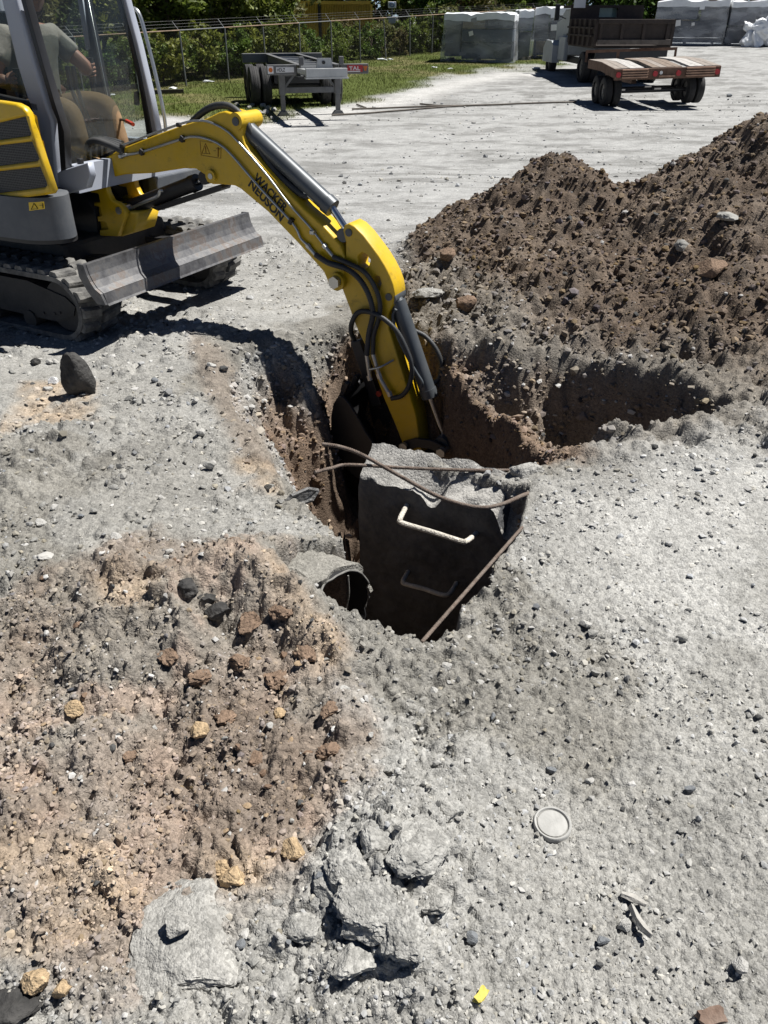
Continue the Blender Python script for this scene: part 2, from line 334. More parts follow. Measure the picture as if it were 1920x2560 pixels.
def terrain(x, y, color=False):
    x = np.asarray(x, float); y = np.asarray(y, float)
    wx = x+.035*fbm(x, y, .18, 3, 3); wy = y+.035*fbm(x, y, .18, 3, 9)
    z = zfar(y)
    for (a, b, h, r) in LUMPS: z = z+h*np.exp(-((x-a)**2+(y-b)**2)/(2*r*r))
    # spoil mound: smooth maximum of cones
    cx = x+.12*fbm(x, y, .5, 3, 31); cy = y+.12*fbm(x, y, .5, 3, 37)
    K = 14.0; acc = np.ones_like(x)
    for (a, b, h, sl) in CONES:
        acc = acc+np.exp(K*np.clip(h-sl*np.hypot(cx-a, cy-b), -3, 3))
    mz = np.log(acc)/K
    mound = sstep(.03, .16, mz)
    z = z+mz-.02*0
    # digging
    near = (y < 7.5) & (y > .3) & (abs(x) < 4)
    dH = np.full(x.shape, 1.0); dP = dH.copy(); dT = dH.copy()
    if near.any():
        dH[near] = sdf(x[near]+.5*(wx-x)[near], y[near]+.5*(wy-y)[near], HOLE); dP[near] = sdf(wx[near]+.10*fbm(x[near], y[near], .20, 5, 17, .6), wy[near]+.09*fbm(x[near], y[near], .20, 5, 27, .6), PIT); dT[near] = sdf(wx[near]+.06*fbm(x[near], y[near], .3, 4, 19), wy[near]+.08*fbm(x[near], y[near], .25, 4, 29), TRENCH)
    depP = .30+.80*sstep(1.25, .45, x) + .12*fbm(x, y, .3, 3, 44)
    wallw = .16+.46*sstep(-.20, -.55, x)+.20*sstep(4.2, 4.7, y)+.55*sstep(.50, .85, x)
    ridg = .06*np.abs(fbm(x*2.2, y*.7, .16, 3, 51))
    drop = np.maximum(1.75*sstep(.0, .085, -dH), (depP+ridg)*sstep(-.02, 1, -dP/wallw))
    lc = G(775, 965, -.15); drop = drop*(1-.80*np.exp(-(((x-lc.x)/.17)**2+((y-lc.y)/.24)**2)))*(1-.55*np.exp(-(((x+.30)/.12)**2+((y-3.0)/.14)**2)))*(1-.62*np.exp(-(((x-.78)/.26)**2+((y-3.85)/.30)**2)))
    drop = np.maximum(drop, (.72+.08*fbm(x, y, .3, 3, 61))*sstep(-.02, .20, -dT))
    ridge = sstep(.22, .02, dP)*sstep(.22, .02, dT); drop = np.maximum(drop, .20*ridge)
    z = z-drop
    insideP = sstep(0.02, .25, drop)
    rim = np.exp(-np.clip(np.minimum(dH, np.minimum(dP, dT)), 0, 9)/.10)*(drop < .05)
    # surface relief
    brown = np.zeros_like(x)
    if near.any(): brown[near] = sstep(.10, -.12, sdf(wx[near]+.04*fbm(x[near], y[near], .08, 3, 71), wy[near], BROWN)+.24*fbm(x[near], y[near], .30, 4, 73))
    rub = np.zeros_like(x); mgr = rub.copy()
    if near.any():
        rub[near] = sstep(.10, -.08, sdf(wx[near], wy[near], RUBBLE)); mgr[near] = sstep(.25, -.15, sdf(wx[near], wy[near], MGREY))*(drop[near] < .1)
    lft0 = sstep(.2, -.4, x)*sstep(5.2, 4.2, y)*(1-brown)*sstep(-.35, .25, fbm(x, y, .6, 3, 97))
    rough = .25+.75*sstep(.2, .6, fbm(x, y, .9, 3, 5)+.35+.5*rim)
    right = sstep(.35, .75, x-.12*y)*sstep(4.2, 2.6, y)*(1-mound)
    rough = rough*(1-.35*right)
    nearf = sstep(10, 5, y)
    f1 = fbm(x, y, .22, 4, 1); f2 = fbm(x, y, .055, 4, 2)
    z = z+nearf*((1-insideP)*(.020*rough*f1+.012*rough*f2) + mound*(.060*f1+.034*f2) + np.maximum(brown, np.maximum(.9*rub, np.maximum(.85*lft0, 1.1*mgr)))*(.034*f1+.024*f2) + insideP*(.085*f1+.045*f2))
    z = z+sstep(9, 14, y)*.02*fbm(x, y, 1.6, 4, 15)
    sel = (y < 9) & (y > .2) & (abs(x) < 5.5)
    if sel.any():
        xs, ys = x[sel], y[sel]; ms, rs, ins = (.85*np.maximum(mound, .9*mgr))[sel], rough[sel], insideP[sel]; bs = np.maximum(brown, np.maximum(.75*rub, .6*lft0))[sel]
        clod = .050*pebbles(xs+.03*f2[sel], ys+.03*f1[sel], .17, 81, .35)*np.maximum(ms, np.maximum(.8*ins, .5*bs))
        clod += .026*pebbles(xs+.01*f1[sel], ys+.015*f2[sel], .08, 83, .55)*np.maximum(ms, np.maximum(.7*ins, .55*bs))
        clod += .020*pebbles(xs, ys, .045, 85, .7)*np.clip(ms+ins+.8*bs+.35*rs, 0, 1)*sstep(5.2, 3.4, ys)
        clod += .012*pebbles(xs, ys, .026, 87, .75)*np.clip(.45+rs+bs, 0, 1.2)*(1-.05*right[sel])*sstep(4.4, 2.8, ys)
        clod += .014*pebbles(xs, ys, .011, 89, .7)*sstep(3.2, 2.0, ys)*.6
        lft = sstep(.1, -.3, xs)*(1-bs); clod += .035*pebbles(xs, ys, .07, 91, .35)*(lft*.7+.25)*sstep(-.1, .3, fbm(xs, ys, .5, 3, 93)+.1)*(1-right[sel])
        z[sel] += clod*(sstep(9, 7, ys))
    if not color: return z
    # soil colours
    n1 = fbm(x, y, .5, 5, 101); n2 = fbm(x, y, .12, 4, 103); n3 = fbm(x, y, 2.5, 4, 105)
    def mix(c, d, f): f = np.clip(f, 0, 1)[..., None]; return c*(1-f)+d*f
    c = np.broadcast_to(C_GREY, x.shape+(3,)).copy()
    c = mix(c, C_PALE, sstep(0, .6, n1+.3*n2+.25)*(.35+.65*right))
    c = mix(c, C_DGR, sstep(.1, .7, rough-.5*right+.5*n2-.25)*.8)
    c = mix(c, C_DGR*.9, sstep(.0, -1.0, x)*sstep(5, 3, y)*.5*sstep(-.3, .4, n1))
    c = mix(c, C_BRF, brown*(.8+.3*n2)); c = mix(c, C_BRF*.74, brown*sstep(.05, .5, n1)*.7); c = mix(c, C_DGR*1.15, brown*sstep(-.05, .4, fbm(x, y*.6, .35, 4, 107))*.65); c = mix(c, np.array((.33, .255, .205)), brown*sstep(.1, .5, n2-.4*n1)*.6)
    if near.any():
        for q in TANB:
            f = np.zeros_like(x); f[near] = sstep(.05, -.05, sdf(wx[near], wy[near], q)); c = mix(c, C_TAN, f*np.clip(.45+.9*n2+.4*n1, 0, .85))
        f = np.zeros_like(x); f[near] = sstep(.08, -.04, sdf(wx[near], wy[near], REDDY)); c = mix(c, C_WALL*1.25, f*.35)
    c = mix(c, C_MND, mound*(1+.2*n2)); c = mix(c, np.array((.165, .130, .100)), mound*sstep(-.1, .45, n1)*.7)
    if near.any():
        f = np.zeros_like(x); f[near] = sstep(.25, -.25, sdf(wx[near], wy[near], MGREY)+.25*n1[near]); c = mix(c, C_MGR, f*.85)
    c = mix(c, C_WALL*1.1, sstep(.05, -.08, dP)*sstep(.2, .5, x)*.9)
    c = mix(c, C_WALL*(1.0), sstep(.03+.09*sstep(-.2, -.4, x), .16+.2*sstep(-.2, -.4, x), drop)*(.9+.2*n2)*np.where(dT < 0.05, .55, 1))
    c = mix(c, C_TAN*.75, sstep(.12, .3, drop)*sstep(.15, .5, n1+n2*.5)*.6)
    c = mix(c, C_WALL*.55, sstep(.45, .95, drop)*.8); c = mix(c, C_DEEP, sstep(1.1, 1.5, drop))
    yard = sstep(5.5, 8.5, y)*(1-mound); st = fbm(x*.45, y, .40, 5, 111, .65)
    cy_ = mix(np.broadcast_to(C_YARD, c.shape), np.array((.185, .183, .175)), sstep(-.05, .45, st+.3*n3+.08)*.8); c = mix(c, cy_, yard)
    far = y > 11
    if far.any():
        f = np.zeros_like(x); q = sdf(x[far], y[far], GRASS); f[far] = sstep(.5, -.5, q+.9*fbm(x[far], y[far], 1.3, 4, 121))
        b = np.zeros_like(x); b[far] = sstep(.6, -.6, sdf(x[far], y[far], BARE)+1.2*fbm(x[far], y[far], 1.0, 4, 125))
        gcol = mix(np.broadcast_to(C_GRASS, c.shape), np.array((.16, .14, .065)), sstep(-.05, .5, n3+.4*n1)*.8)
        c = mix(c, gcol, f*(1-.8*b)); c = mix(c, np.array((.60, .585, .55)), sstep(1.6, .2, np.where(far, abs(np.where(far, f, 0)-.2)*4, 9))*0)
        edge = np.zeros_like(x); edge[far] = np.exp(-((q-.9)/.7)**2); c = mix(c, np.array((.50, .49, .47)), edge*.7)
    return z, np.clip(c, 0, 1), dict(mound=mound, brown=brown, drop=drop, right=right, rough=rough)

def grid_axis(parts):
    out = []
    for a, b, n in parts: out += list(np.linspace(a, b, n, endpoint=False))
    return np.array(out+[parts[-1][1]])
yy = np.concatenate([np.linspace(-40, .25, 24, endpoint=False), np.exp(np.linspace(math.log(1.15), math.log(9.9), 780))-.9, np.exp(np.linspace(math.log(9.0), math.log(70), 220))[1:], np.array([85, 110, 150, 220, 320, 450.])])
ss = grid_axis([(-4, -.72, 40), (-.72, .72, 570), (.72, 4, 40)])
SS, YY = np.meshgrid(ss, yy); WW = .9+np.abs(YY); XX = SS*WW
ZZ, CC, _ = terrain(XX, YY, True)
ny, nx = XX.shape
me = bpy.data.meshes.new('ground')
verts = np.stack([XX, YY, ZZ], -1).reshape(-1, 3)
idx = np.arange(ny*nx).reshape(ny, nx)
quads = np.stack([idx[:-1, :-1], idx[:-1, 1:], idx[1:, 1:], idx[1:, :-1]], -1).reshape(-1, 4)
def fast_mesh(me, verts, faces, k):
    nf = len(faces)
    me.vertices.add(len(verts)); me.vertices.foreach_set('co', np.asarray(verts, np.float32).ravel())
    me.loops.add(nf*k); me.loops.foreach_set('vertex_index', np.asarray(faces, np.int32).ravel())
    me.polygons.add(nf); me.polygons.foreach_set('loop_start', np.arange(0, nf*k, k, dtype=np.int32)); me.polygons.foreach_set('loop_total', np.full(nf, k, np.int32))
    me.update(calc_edges=True)
fast_mesh(me, verts, quads, 4)
ca = me.color_attributes.new('soil', 'FLOAT_COLOR', 'POINT')
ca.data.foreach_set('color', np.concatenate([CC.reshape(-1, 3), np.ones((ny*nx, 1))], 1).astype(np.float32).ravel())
def soil_mat(name, use_attr=True, col=None):
    m, t, b = new_mat(name)
    tc = N(t, 'ShaderNodeTexCoord')
    if use_attr: a = N(t, 'ShaderNodeVertexColor', layer_name='soil').outputs['Color']
    else:
        q = N(t, 'ShaderNodeRGB'); q.outputs[0].default_value = (*col, 1); a = q.outputs[0]
    v1 = N(t, 'ShaderNodeTexVoronoi'); v1.inputs['Scale'].default_value = 85
    v2 = N(t, 'ShaderNodeTexVoronoi'); v2.inputs['Scale'].default_value = 210
    nz = N(t, 'ShaderNodeTexNoise'); nz.inputs['Scale'].default_value = 30; nz.inputs['Detail'].default_value = 8; nz.inputs['Roughness'].default_value = .7
    for q in (v1, v2, nz): t.links.new(tc.outputs['Object'], q.inputs['Vector'])
    s1 = N(t, 'ShaderNodeSeparateColor'); t.links.new(v1.outputs['Color'], s1.inputs[0])
    s2 = N(t, 'ShaderNodeSeparateColor'); t.links.new(v2.outputs['Color'], s2.inputs[0])
    ad = N(t, 'ShaderNodeMath', operation='ADD'); t.links.new(s1.outputs[0], ad.inputs[0]); t.links.new(s2.outputs[1], ad.inputs[1])
    a2 = N(t, 'ShaderNodeMath', operation='ADD'); t.links.new(ad.outputs[0], a2.inputs[0]); t.links.new(nz.outputs['Fac'], a2.inputs[1])
    mr = N(t, 'ShaderNodeMapRange'); mr.inputs['From Min'].default_value = .6; mr.inputs['From Max'].default_value = 2.4; mr.inputs['To Min'].default_value = .66; mr.inputs['To Max'].default_value = 1.36
    t.links.new(a2.outputs[0], mr.inputs['Value'])
    mp = N(t, 'ShaderNodeMapping'); mp.inputs['Scale'].default_value = (1, 1.0, 1); t.links.new(tc.outputs['Object'], mp.inputs[0])
    nb = N(t, 'ShaderNodeTexNoise'); nb.inputs['Scale'].default_value = 3.0; nb.inputs['Detail'].default_value = 12; nb.inputs['Roughness'].default_value = .82; t.links.new(mp.outputs[0], nb.inputs['Vector'])
    mb = N(t, 'ShaderNodeMapRange'); mb.inputs['From Min'].default_value = .34; mb.inputs['From Max'].default_value = .66; mb.inputs['To Min'].default_value = .72; mb.inputs['To Max'].default_value = 1.22; t.links.new(nb.outputs['Fac'], mb.inputs['Value'])
    mm = N(t, 'ShaderNodeMath', operation='MULTIPLY'); t.links.new(mr.outputs[0], mm.inputs[0]); t.links.new(mb.outputs[0], mm.inputs[1])
    vm = N(t, 'ShaderNodeVectorMath', operation='SCALE'); t.links.new(a, vm.inputs[0]); t.links.new(mm.outputs[0], vm.inputs['Scale'])
    t.links.new(vm.outputs[0], b.inputs['Base Color']); b.inputs['Roughness'].default_value = .95; b.inputs['Specular IOR Level'].default_value = .15
    hb = N(t, 'ShaderNodeMath', operation='MULTIPLY_ADD'); hb.inputs[1].default_value = -.6
    t.links.new(v1.outputs['Distance'], hb.inputs[0]); t.links.new(nz.outputs['Fac'], hb.inputs[2])
    h2 = N(t, 'ShaderNodeMath', operation='MULTIPLY_ADD'); h2.inputs[1].default_value = -.35
    t.links.new(v2.outputs['Distance'], h2.inputs[0]); t.links.new(hb.outputs[0], h2.inputs[2])
    bp = N(t, 'ShaderNodeBump'); bp.inputs['Strength'].default_value = .9; bp.inputs['Distance'].default_value = .006
    t.links.new(h2.outputs[0], bp.inputs['Height']); t.links.new(bp.outputs[0], b.inputs['Normal'])
    return m
ground = link('ground', me, soil_mat('soil'), None, True); tag(ground, kind='structure')

def tz(x, y): return float(terrain(np.array([x]), np.array([y]))[0])
def on_ground(px, py, it=40):
    """where the sight line meets the relief"""
    d = ray(px, py); ts = np.linspace(1.0, 14, 2600); zz = terrain(d.x*ts, d.y*ts); h = CH+d.z*ts-zz
    k = int(np.argmax(h < 0)); t = ts[k]
    return Vector((d.x*t, d.y*t, zz[k]))

# ------------------------------------------------------------------ excavator
YEL = pm('machine_yellow', (.66, .42, .005), .34, 0, .13, 4, .05, 120, .32, (.42, .34, .18), 2.5)
def grime(m, col=(.10, .065, .02), scale=11.0, amount=.55):
    t = m.node_tree; b = t.nodes['Principled BSDF']; src = b.inputs['Base Color'].links[0].from_socket
    tc = N(t, 'ShaderNodeTexCoord'); n = N(t, 'ShaderNodeTexNoise'); n.inputs['Scale'].default_value = scale; n.inputs['Detail'].default_value = 12; n.inputs['Roughness'].default_value = .78
    t.links.new(tc.outputs['Object'], n.inputs['Vector']); mr = N(t, 'ShaderNodeMapRange'); mr.inputs['From Min'].default_value = .56; mr.inputs['From Max'].default_value = .70; mr.inputs['To Max'].default_value = amount
    t.links.new(n.outputs['Fac'], mr.inputs['Value']); mx = N(t, 'ShaderNodeMix', data_type='RGBA'); mx.inputs['B'].default_value = (*col, 1)
    t.links.new(mr.outputs[0], mx.inputs['Factor']); t.links.new(src, mx.inputs['A']); t.links.new(mx.outputs['Result'], b.inputs['Base Color'])
grime(YEL)
LGREY = pm('cab_grey_paint', (.40, .43, .50), .4, 0, .05, 4, 0, 0, .15)
DGREY = pm('counterweight_grey', (.085, .095, .11), .5, 0, .12, 6, .05, 90, .30, (.24, .23, .21))
BLACK = pm('black_steel', (.018, .018, .02), .45, 0, .2, 8, 0, 0, .12, (.16, .15, .14))
CYLG = pm('cylinder_grey', (.075, .085, .095), .38, .2, .1, 6, 0, 0, .22, (.22, .21, .2), 5)
CHROME = pm('chrome_rod', (.55, .56, .58), .16, 1, .05, 5)
STEEL = pm('zinc_steel', (.50, .51, .50), .33, .85, .12, 12, 0, 0, .15, (.3, .29, .27))
HOSE = pm('hose_rubber', (.03, .032, .034), .55, 0, .2, 14, .1, 200, .2, (.2, .19, .18))
RUBBER = pm('track_rubber', (.085, .083, .08), .8, 0, .25, 14, .3, 90, .75, (.30, .29, .265), 7)
DARKMET = pm('track_frame_metal', (.035, .034, .034), .6, .2, .3, 8, .1, 60, .45, (.14, .125, .105))
LETTER = pm('black_print', (.012, .012, .012), .5, 0, .1)
STICK_Y = pm('decal_yellow', (.78, .52, .02), .45, 0, .05)
DECAL_R = pm('decal_dark_red', (.16, .03, .01), .5, 0, .1)
WHITEP = pm('white_print', (.7, .7, .7), .5, 0, .05)
REDP = pm('red_plastic', (.45, .05, .03), .4, 0, .1)
GLASS = glass_mat('cab_glass', (.72, .75, .74), dirt=.025)
GLASSD = glass_mat('dusty_glass', (.76, .79, .78), dirt=.07, dirtcol=(.30, .30, .29))
GLASST = glass_mat('tinted_glass', (.80, .82, .81), dirt=.02)
def blade_mat():
    m, t, b = new_mat('worn_blade_steel')
    tc = N(t, 'ShaderNodeTexCoord'); mp = N(t, 'ShaderNodeMapping'); mp.inputs['Scale'].default_value = (2.5, 2.6, 2.0)
    t.links.new(tc.outputs['Object'], mp.inputs[0])
    n1 = N(t, 'ShaderNodeTexNoise'); n1.inputs['Scale'].default_value = 2.2; n1.inputs['Detail'].default_value = 12; n1.inputs['Roughness'].default_value = .72
    t.links.new(mp.outputs[0], n1.inputs['Vector'])
    cr = N(t, 'ShaderNodeValToRGB'); e = cr.color_ramp.elements
    e[0].position = .32; e[0].color = (.045, .043, .045, 1); e[1].position = .72; e[1].color = (.22, .215, .215, 1)
    for p, c in ((.44, (.10, .10, .105, 1)), (.52, (.15, .148, .148, 1)), (.58, (.13, .105, .09, 1)), (.63, (.18, .175, .175, 1))):
        q = e.new(p); q.color = c
    t.links.new(n1.outputs['Fac'], cr.inputs[0]); t.links.new(cr.outputs[0], b.inputs['Base Color'])
    b.inputs['Metallic'].default_value = .35; b.inputs['Roughness'].default_value = .5
    bp = N(t, 'ShaderNodeBump'); bp.inputs['Strength'].default_value = .25; bp.inputs['Distance'].default_value = .01
    t.links.new(n1.outputs['Fac'], bp.inputs['Height']); t.links.new(bp.outputs[0], b.inputs['Normal'])
    return m
BLADE = blade_mat()
def grille_mat():
    m, t, b = new_mat('honeycomb_grille')
    tc = N(t, 'ShaderNodeTexCoord'); v = N(t, 'ShaderNodeTexVoronoi'); v.inputs['Scale'].default_value = 75; v.inputs['Randomness'].default_value = .12
    t.links.new(tc.outputs['Object'], v.inputs['Vector'])
    cr = N(t, 'ShaderNodeValToRGB'); cr.color_ramp.elements[0].position = .35; cr.color_ramp.elements[0].color = (.008, .008, .008, 1); cr.color_ramp.elements[1].position = .5; cr.color_ramp.elements[1].color = (.07, .068, .065, 1)
    t.links.new(v.outputs['Distance'], cr.inputs[0]); t.links.new(cr.outputs[0], b.inputs['Base Color']); b.inputs['Roughness'].default_value = .6
    return m
GRILLE = grille_mat()

ex = empty('excavator', (EO[0], EO[1], 0), math.atan2(EH[1], EH[0]),
           'yellow and grey mini excavator with its arm reaching down into the pit', 'excavator')
Bl = lambda pts, v: [B(a, b, v) for a, b in pts]
VB = .082
# --- boom
boom_px = [(239, 458), (212, 452), (206, 440), (212, 426), (228, 414), (242, 403), (272, 389), (299, 373), (380, 341), (450, 315), (486, 304), (512, 298), (547, 281), (560, 278), (575, 283), (589, 282), (602, 287), (609, 298), (607, 314), (604, 339), (611, 360), (624, 380), (680, 440), (761, 524), (809, 566), (850, 612), (862, 650), (860, 690), (852, 714), (838, 722), (824, 716), (809, 680), (746, 609), (670, 530), (601, 472), (585, 464), (552, 461), (531, 461), (517, 455), (513, 438), (489, 422), (459, 421), (381, 433), (314, 436), (272, 445), (262, 457)]
boom = plate('boom', Bl(boom_px, -VB), -VB, VB, YEL, ex, bev=.008)
def pin(name, px, py, r, v0, v1, mat, parent, n=24, head=None):
    u, w_ = B(px, py, v0); m = MB(); m.cyl((u, v0, w_), (u, v1, w_), r, n=n)
    if head: m.cyl((u, v0-head[1], w_), (u, v0, w_), head[0], n=6)
    return m.build(name, mat, parent, True)
pin('pin_boss', 222, 440, .047, -.125, .125, YEL, boom)
pin('pivot_bolt', 221, 440, .030, -.135, .135, STEEL, boom, head=(.034, .022))
pin('pin_boss', 525, 441, .034, -.104, .104, YEL, boom); pin('pin', 525, 441, .016, -.108, .108, STEEL, boom)
pin('pin_boss', 588, 304, .045, -.100, .100, YEL, boom); pin('pin', 588, 304, .022, -.106, .106, CYLG, boom)
pin('pin_boss', 840, 705, .050, -.115, .115, YEL, boom); pin('pivot_bolt', 838, 705, .030, -.13, .13, STEEL, boom, head=(.036, .022))
# printed name along the boom's side
def decal_text(txt, p0, p1, hpx, v, parent, stretch=None):
    a = B3(*p0, v); b = B3(*p1, v); d = (b-a); L = d.length; d.normalize()
    me = text_mesh(txt, 1.0, .035); xs = [q.co.x for q in me.vertices]; ys = [q.co.y for q in me.vertices]
    sx = L/(max(xs)-min(xs)); sy = hpx/(max(ys)-min(ys)); x0 = min(xs)
    up = Vector((-d.z, 0, d.x)) if d.x > 0 else Vector((d.z, 0, -d.x))
    nrm = Vector((0, -1, 0))
    for q in me.vertices:
        c = q.co.copy(); q.co = a+d*((c.x-x0)*sx)+up*(c.y*sy)+nrm*(.0008 if c.z > 0 else 0)
    return link('printed_name', me, LETTER, parent)
decal_text('WACKER', (633, 447), (711, 532), .052, -VB-.0006, boom)
decal_text('NEUSON', (620, 463), (702, 554), .055, -VB-.0006, boom)
# warning decal
def quadpx(m, pts, v, th=.001):
    P = [B3(a, b, v) for a, b in pts]; A = [m.bm.verts.new(p) for p in P]; C = [m.bm.verts.new(p+Vector((0, -th, 0))) for p in P]
    n = len(P)
    for k in range(n): m.bm.faces.new((A[k], A[(k+1) % n], C[(k+1) % n], C[k]))
    m.bm.faces.new(A[::-1]); m.bm.faces.new(C); return m
def framepx(m, pts, v, wd):
    for i in range(len(pts)):
        m.bar(B3(*pts[i], v), B3(*pts[(i+1) % len(pts)], v), wd, .0012)
m = MB(); framepx(m, [(500, 352), (553, 360), (552, 396), (503, 388)], -VB-.001, .004)
framepx(m, [(514, 359), (525, 385), (505, 383)], -VB-.001, .004); m.bar(B3(514, 366, -VB-.001), B3(515, 382, -VB-.001), .007, .001); m.bar(B3(533, 377, -VB-.001), B3(540, 377, -VB-.001), .004, .001); m.bar(B3(546, 368, -VB-.001), B3(546, 392, -VB-.001), .012, .001); m.bar(B3(541, 371, -VB-.001), B3(551, 373, -VB-.001), .009, .001)
m.build('warning_decal', DECAL_R, boom)
# boom steel pipes and clamps
def tubepx(name, pts, v, r, mat, parent=ex, n=10, ridge=0, pitch=.011):
    P = [B3(p[0], p[1], p[2] if len(p) > 2 else v) for p in pts]
    return MB().tube(P, r, n, ridge, pitch).build(name, mat, parent, True, R(80))
tubepx('steel_pipe', [(311, 388), (354, 380), (456, 347), (486, 342), (516, 347), (547, 360), (578, 386), (640, 458), (695, 518), (728, 554), (743, 576), (752, 596), (768, 612)], -VB-.014, .0075, STEEL)
tubepx('steel_pipe', [(306, 363), (447, 311), (495, 302), (525, 306), (562, 324), (592, 351), (664, 434), (719, 506), (773, 566), (809, 612)], -VB-.012, .0065, STEEL)
tubepx('steel_pipe', [(640, 395, .03), (700, 462, .03), (745, 520, .03), (830, 598, .03)], .03, .006, STEEL)
for (a, b) in ((355, 380), (456, 347), (728, 553)):
    c = B3(a, b, -VB-.014); MB().box(c, (.024, .03, .034), Matrix.Rotation(.5, 3, 'Y'), .003).build('pipe_clamp', BLACK, boom)
for (a, b) in ((447, 312), (306, 365)):
    c = B3(a, b, -VB-.010); MB().box(c, (.022, .028, .022), None, .003).build('pipe_clamp', BLACK, boom)
MB().bar(B3(778, 582, -.11), B3(835, 564, .10), .03, .022, 0, .003).build('pipe_bracket', STEEL, boom)
for (p, q) in (((768, 612), (788, 636)), ((809, 612), (832, 640)), ((300, 391), (317, 387))):
    MB().cyl(B3(*p, -VB-.013), B3(*q, -VB-.013), .0125, .0105, 12).cyl(B3(*p, -VB-.013), B3(p[0]+6, p[1]+7 if p[0] > 400 else p[1]-1, -VB-.013), .016, None, 6).build('hose_fitting', STEEL, boom, True)
# --- stick
stick_px = [(857, 576), (860, 564), (871, 558), (886, 566), (908, 588), (927, 613), (947, 640), (963, 666), (975, 690), (983, 712), (987, 735), (984, 760), (970, 786), (972, 822), (985, 862), (1000, 912), (1016, 962), (1040, 1037), (1048, 1100), (1058, 1150), (1040, 1160), (1020, 1140), (1006, 1109), (991, 1070), (958, 992), (931, 916), (913, 865), (888, 811), (873, 769), (858, 730), (848, 700), (858, 680), (864, 640), (864, 605)]
hole1 = [(896, 640), (905, 632), (916, 637), (926, 650), (921, 668), (905, 678), (892, 668)]
hole2 = [(930, 695), (938, 688), (948, 692), (953, 708), (948, 726), (936, 718)]
VS = .070
stick = plate('stick', Bl(stick_px, -VS), -VS, VS, YEL, ex, holes=[Bl(hole1, -VS), Bl(hole2, -VS)], bev=.007)
pin('pin', 871, 582, .021, -VS-.006, VS+.006, CYLG, stick); pin('pin', 971, 743, .021, -VS-.006, VS+.006, CYLG, stick)
# --- hydraulic cylinders
def cylinder(name, p0, p1, p2, rb, rr, v=0.0, mat=CYLG):
    a, b, c = B3(*p0, v), B3(*p1, v), B3(*p2, v)
    ax = (b-a).normalized(); o = MB().cyl(a, b, rb, None, 28).cyl(a-ax*.03, a, rb*.55, rb*.8, 20).build(name, mat, ex, True)
    MB().cyl(b-ax*.045, b+ax*.006, rb*1.10, rb*1.06, 28).build('gland_nut', mat, o, True)
    MB().cyl(b, c, rr, None, 20).build('rod', CHROME, o, True)
    s = Vector((0, rb*1.35, 0))
    MB().cyl(c-s, c+s, rr*1.9, None, 20).build('rod_eye', mat, o, True); MB().cyl(a-ax*.03-s, a-ax*.03+s, rr*1.9, None, 20).build('base_eye', mat, o, True)
    return o
cylinder('arm_cylinder', (606, 312), (830, 519), (871, 582), .050, .020)
cylinder('bucket_cylinder', (993, 752), (1074, 990), (1113, 1098), .049, .019)
cylinder('boom_cylinder', (316, 522), (492, 456), (525, 441), .046, .020, mat=BLACK)
plate('cylinder_guard', Bl([(382, 518), (548, 462), (560, 462), (556, 475), (400, 526)], -.03), -.05, .05, BLACK, ex, bev=.004)
# bucket linkage and bucket
def band(name, pts, wd, v0, v1, mat, parent):
    P = [Vector(B(a, b, v0)) for a, b in pts]; L = []; Rr = []
    for i, p in enumerate(P):
        t = (P[min(i+1, len(P)-1)]-P[max(0, i-1)]).normalized(); nn = Vector((-t.y, t.x))*wd
        L.append(p+nn); Rr.append(p-nn)
    return plate(name, [(q.x, q.y) for q in L+Rr[::-1]], v0, v1, mat, parent, bev=.003)
band('link_plate', [(1012, 1116), (1040, 1108), (1075, 1112), (1110, 1128)], .030, -.105, -.082, BLACK, stick)
band('link_plate', [(1048, 1085), (1080, 1077), (1115, 1083), (1140, 1096)], .030, .082, .105, BLACK, stick)
pin('pin', 1010, 1116, .022, -.120, .12, STEEL, stick, head=(.03, .02)); pin('pin', 1104, 1130, .026, -.120, .12, STEEL, stick, head=(.03, .022))
c0 = B3(1113, 1100, 0); MB().cyl(c0+Vector((0, -.07, 0)), c0+Vector((0, .09, 0)), .048, None, 24).build('linkage_boss', CYLG, stick, True)
bp0 = B3(1050, 1148, 0); bk = []
# bucket hangs from the stick end, curled back towards the machine
prof = Bl([(1062, 1140), (1040, 1185), (965, 1175), (905, 1135), (872, 1065), (874, 985), (896, 950), (925, 985), (968, 1065), (1012, 1112)], 0)
bucket = empty('bucket'); bucket.parent = ex
for v0, v1 in ((-.23, -.21), (.21, .23)): plate('side_plate', smoothpoly(prof, 1), v0, v1, BLACK, bucket, bev=.003)
gx = sum(a for a, b in prof)/10; gz = sum(b for a, b in prof)/10; sh = prof[0:7]; inn = [(a*.92+gx*.08, b*.92+gz*.08) for a, b in sh]
plate('shell', sh+inn[::-1], -.21, .21, BLACK, bucket, bev=.002)
for k in range(4):
    vv = -.18+k*.12; q = prof[6]; MB().bar((q[0]-.02, vv, q[1]-.05), (q[0]+.03, vv, q[1]+.06), .045, .028, 0, .004).build('tooth', BLACK, bucket)
plate('bucket_ear', smoothpoly([(bp0.x-.06, bp0.z-.1), (bp0.x+.1, bp0.z-.1), (bp0.x+.12, bp0.z+.05), (bp0.x+.04, bp0.z+.09), (bp0.x-.06, bp0.z+.05)], 2), -.075, .075, BLACK, bucket)
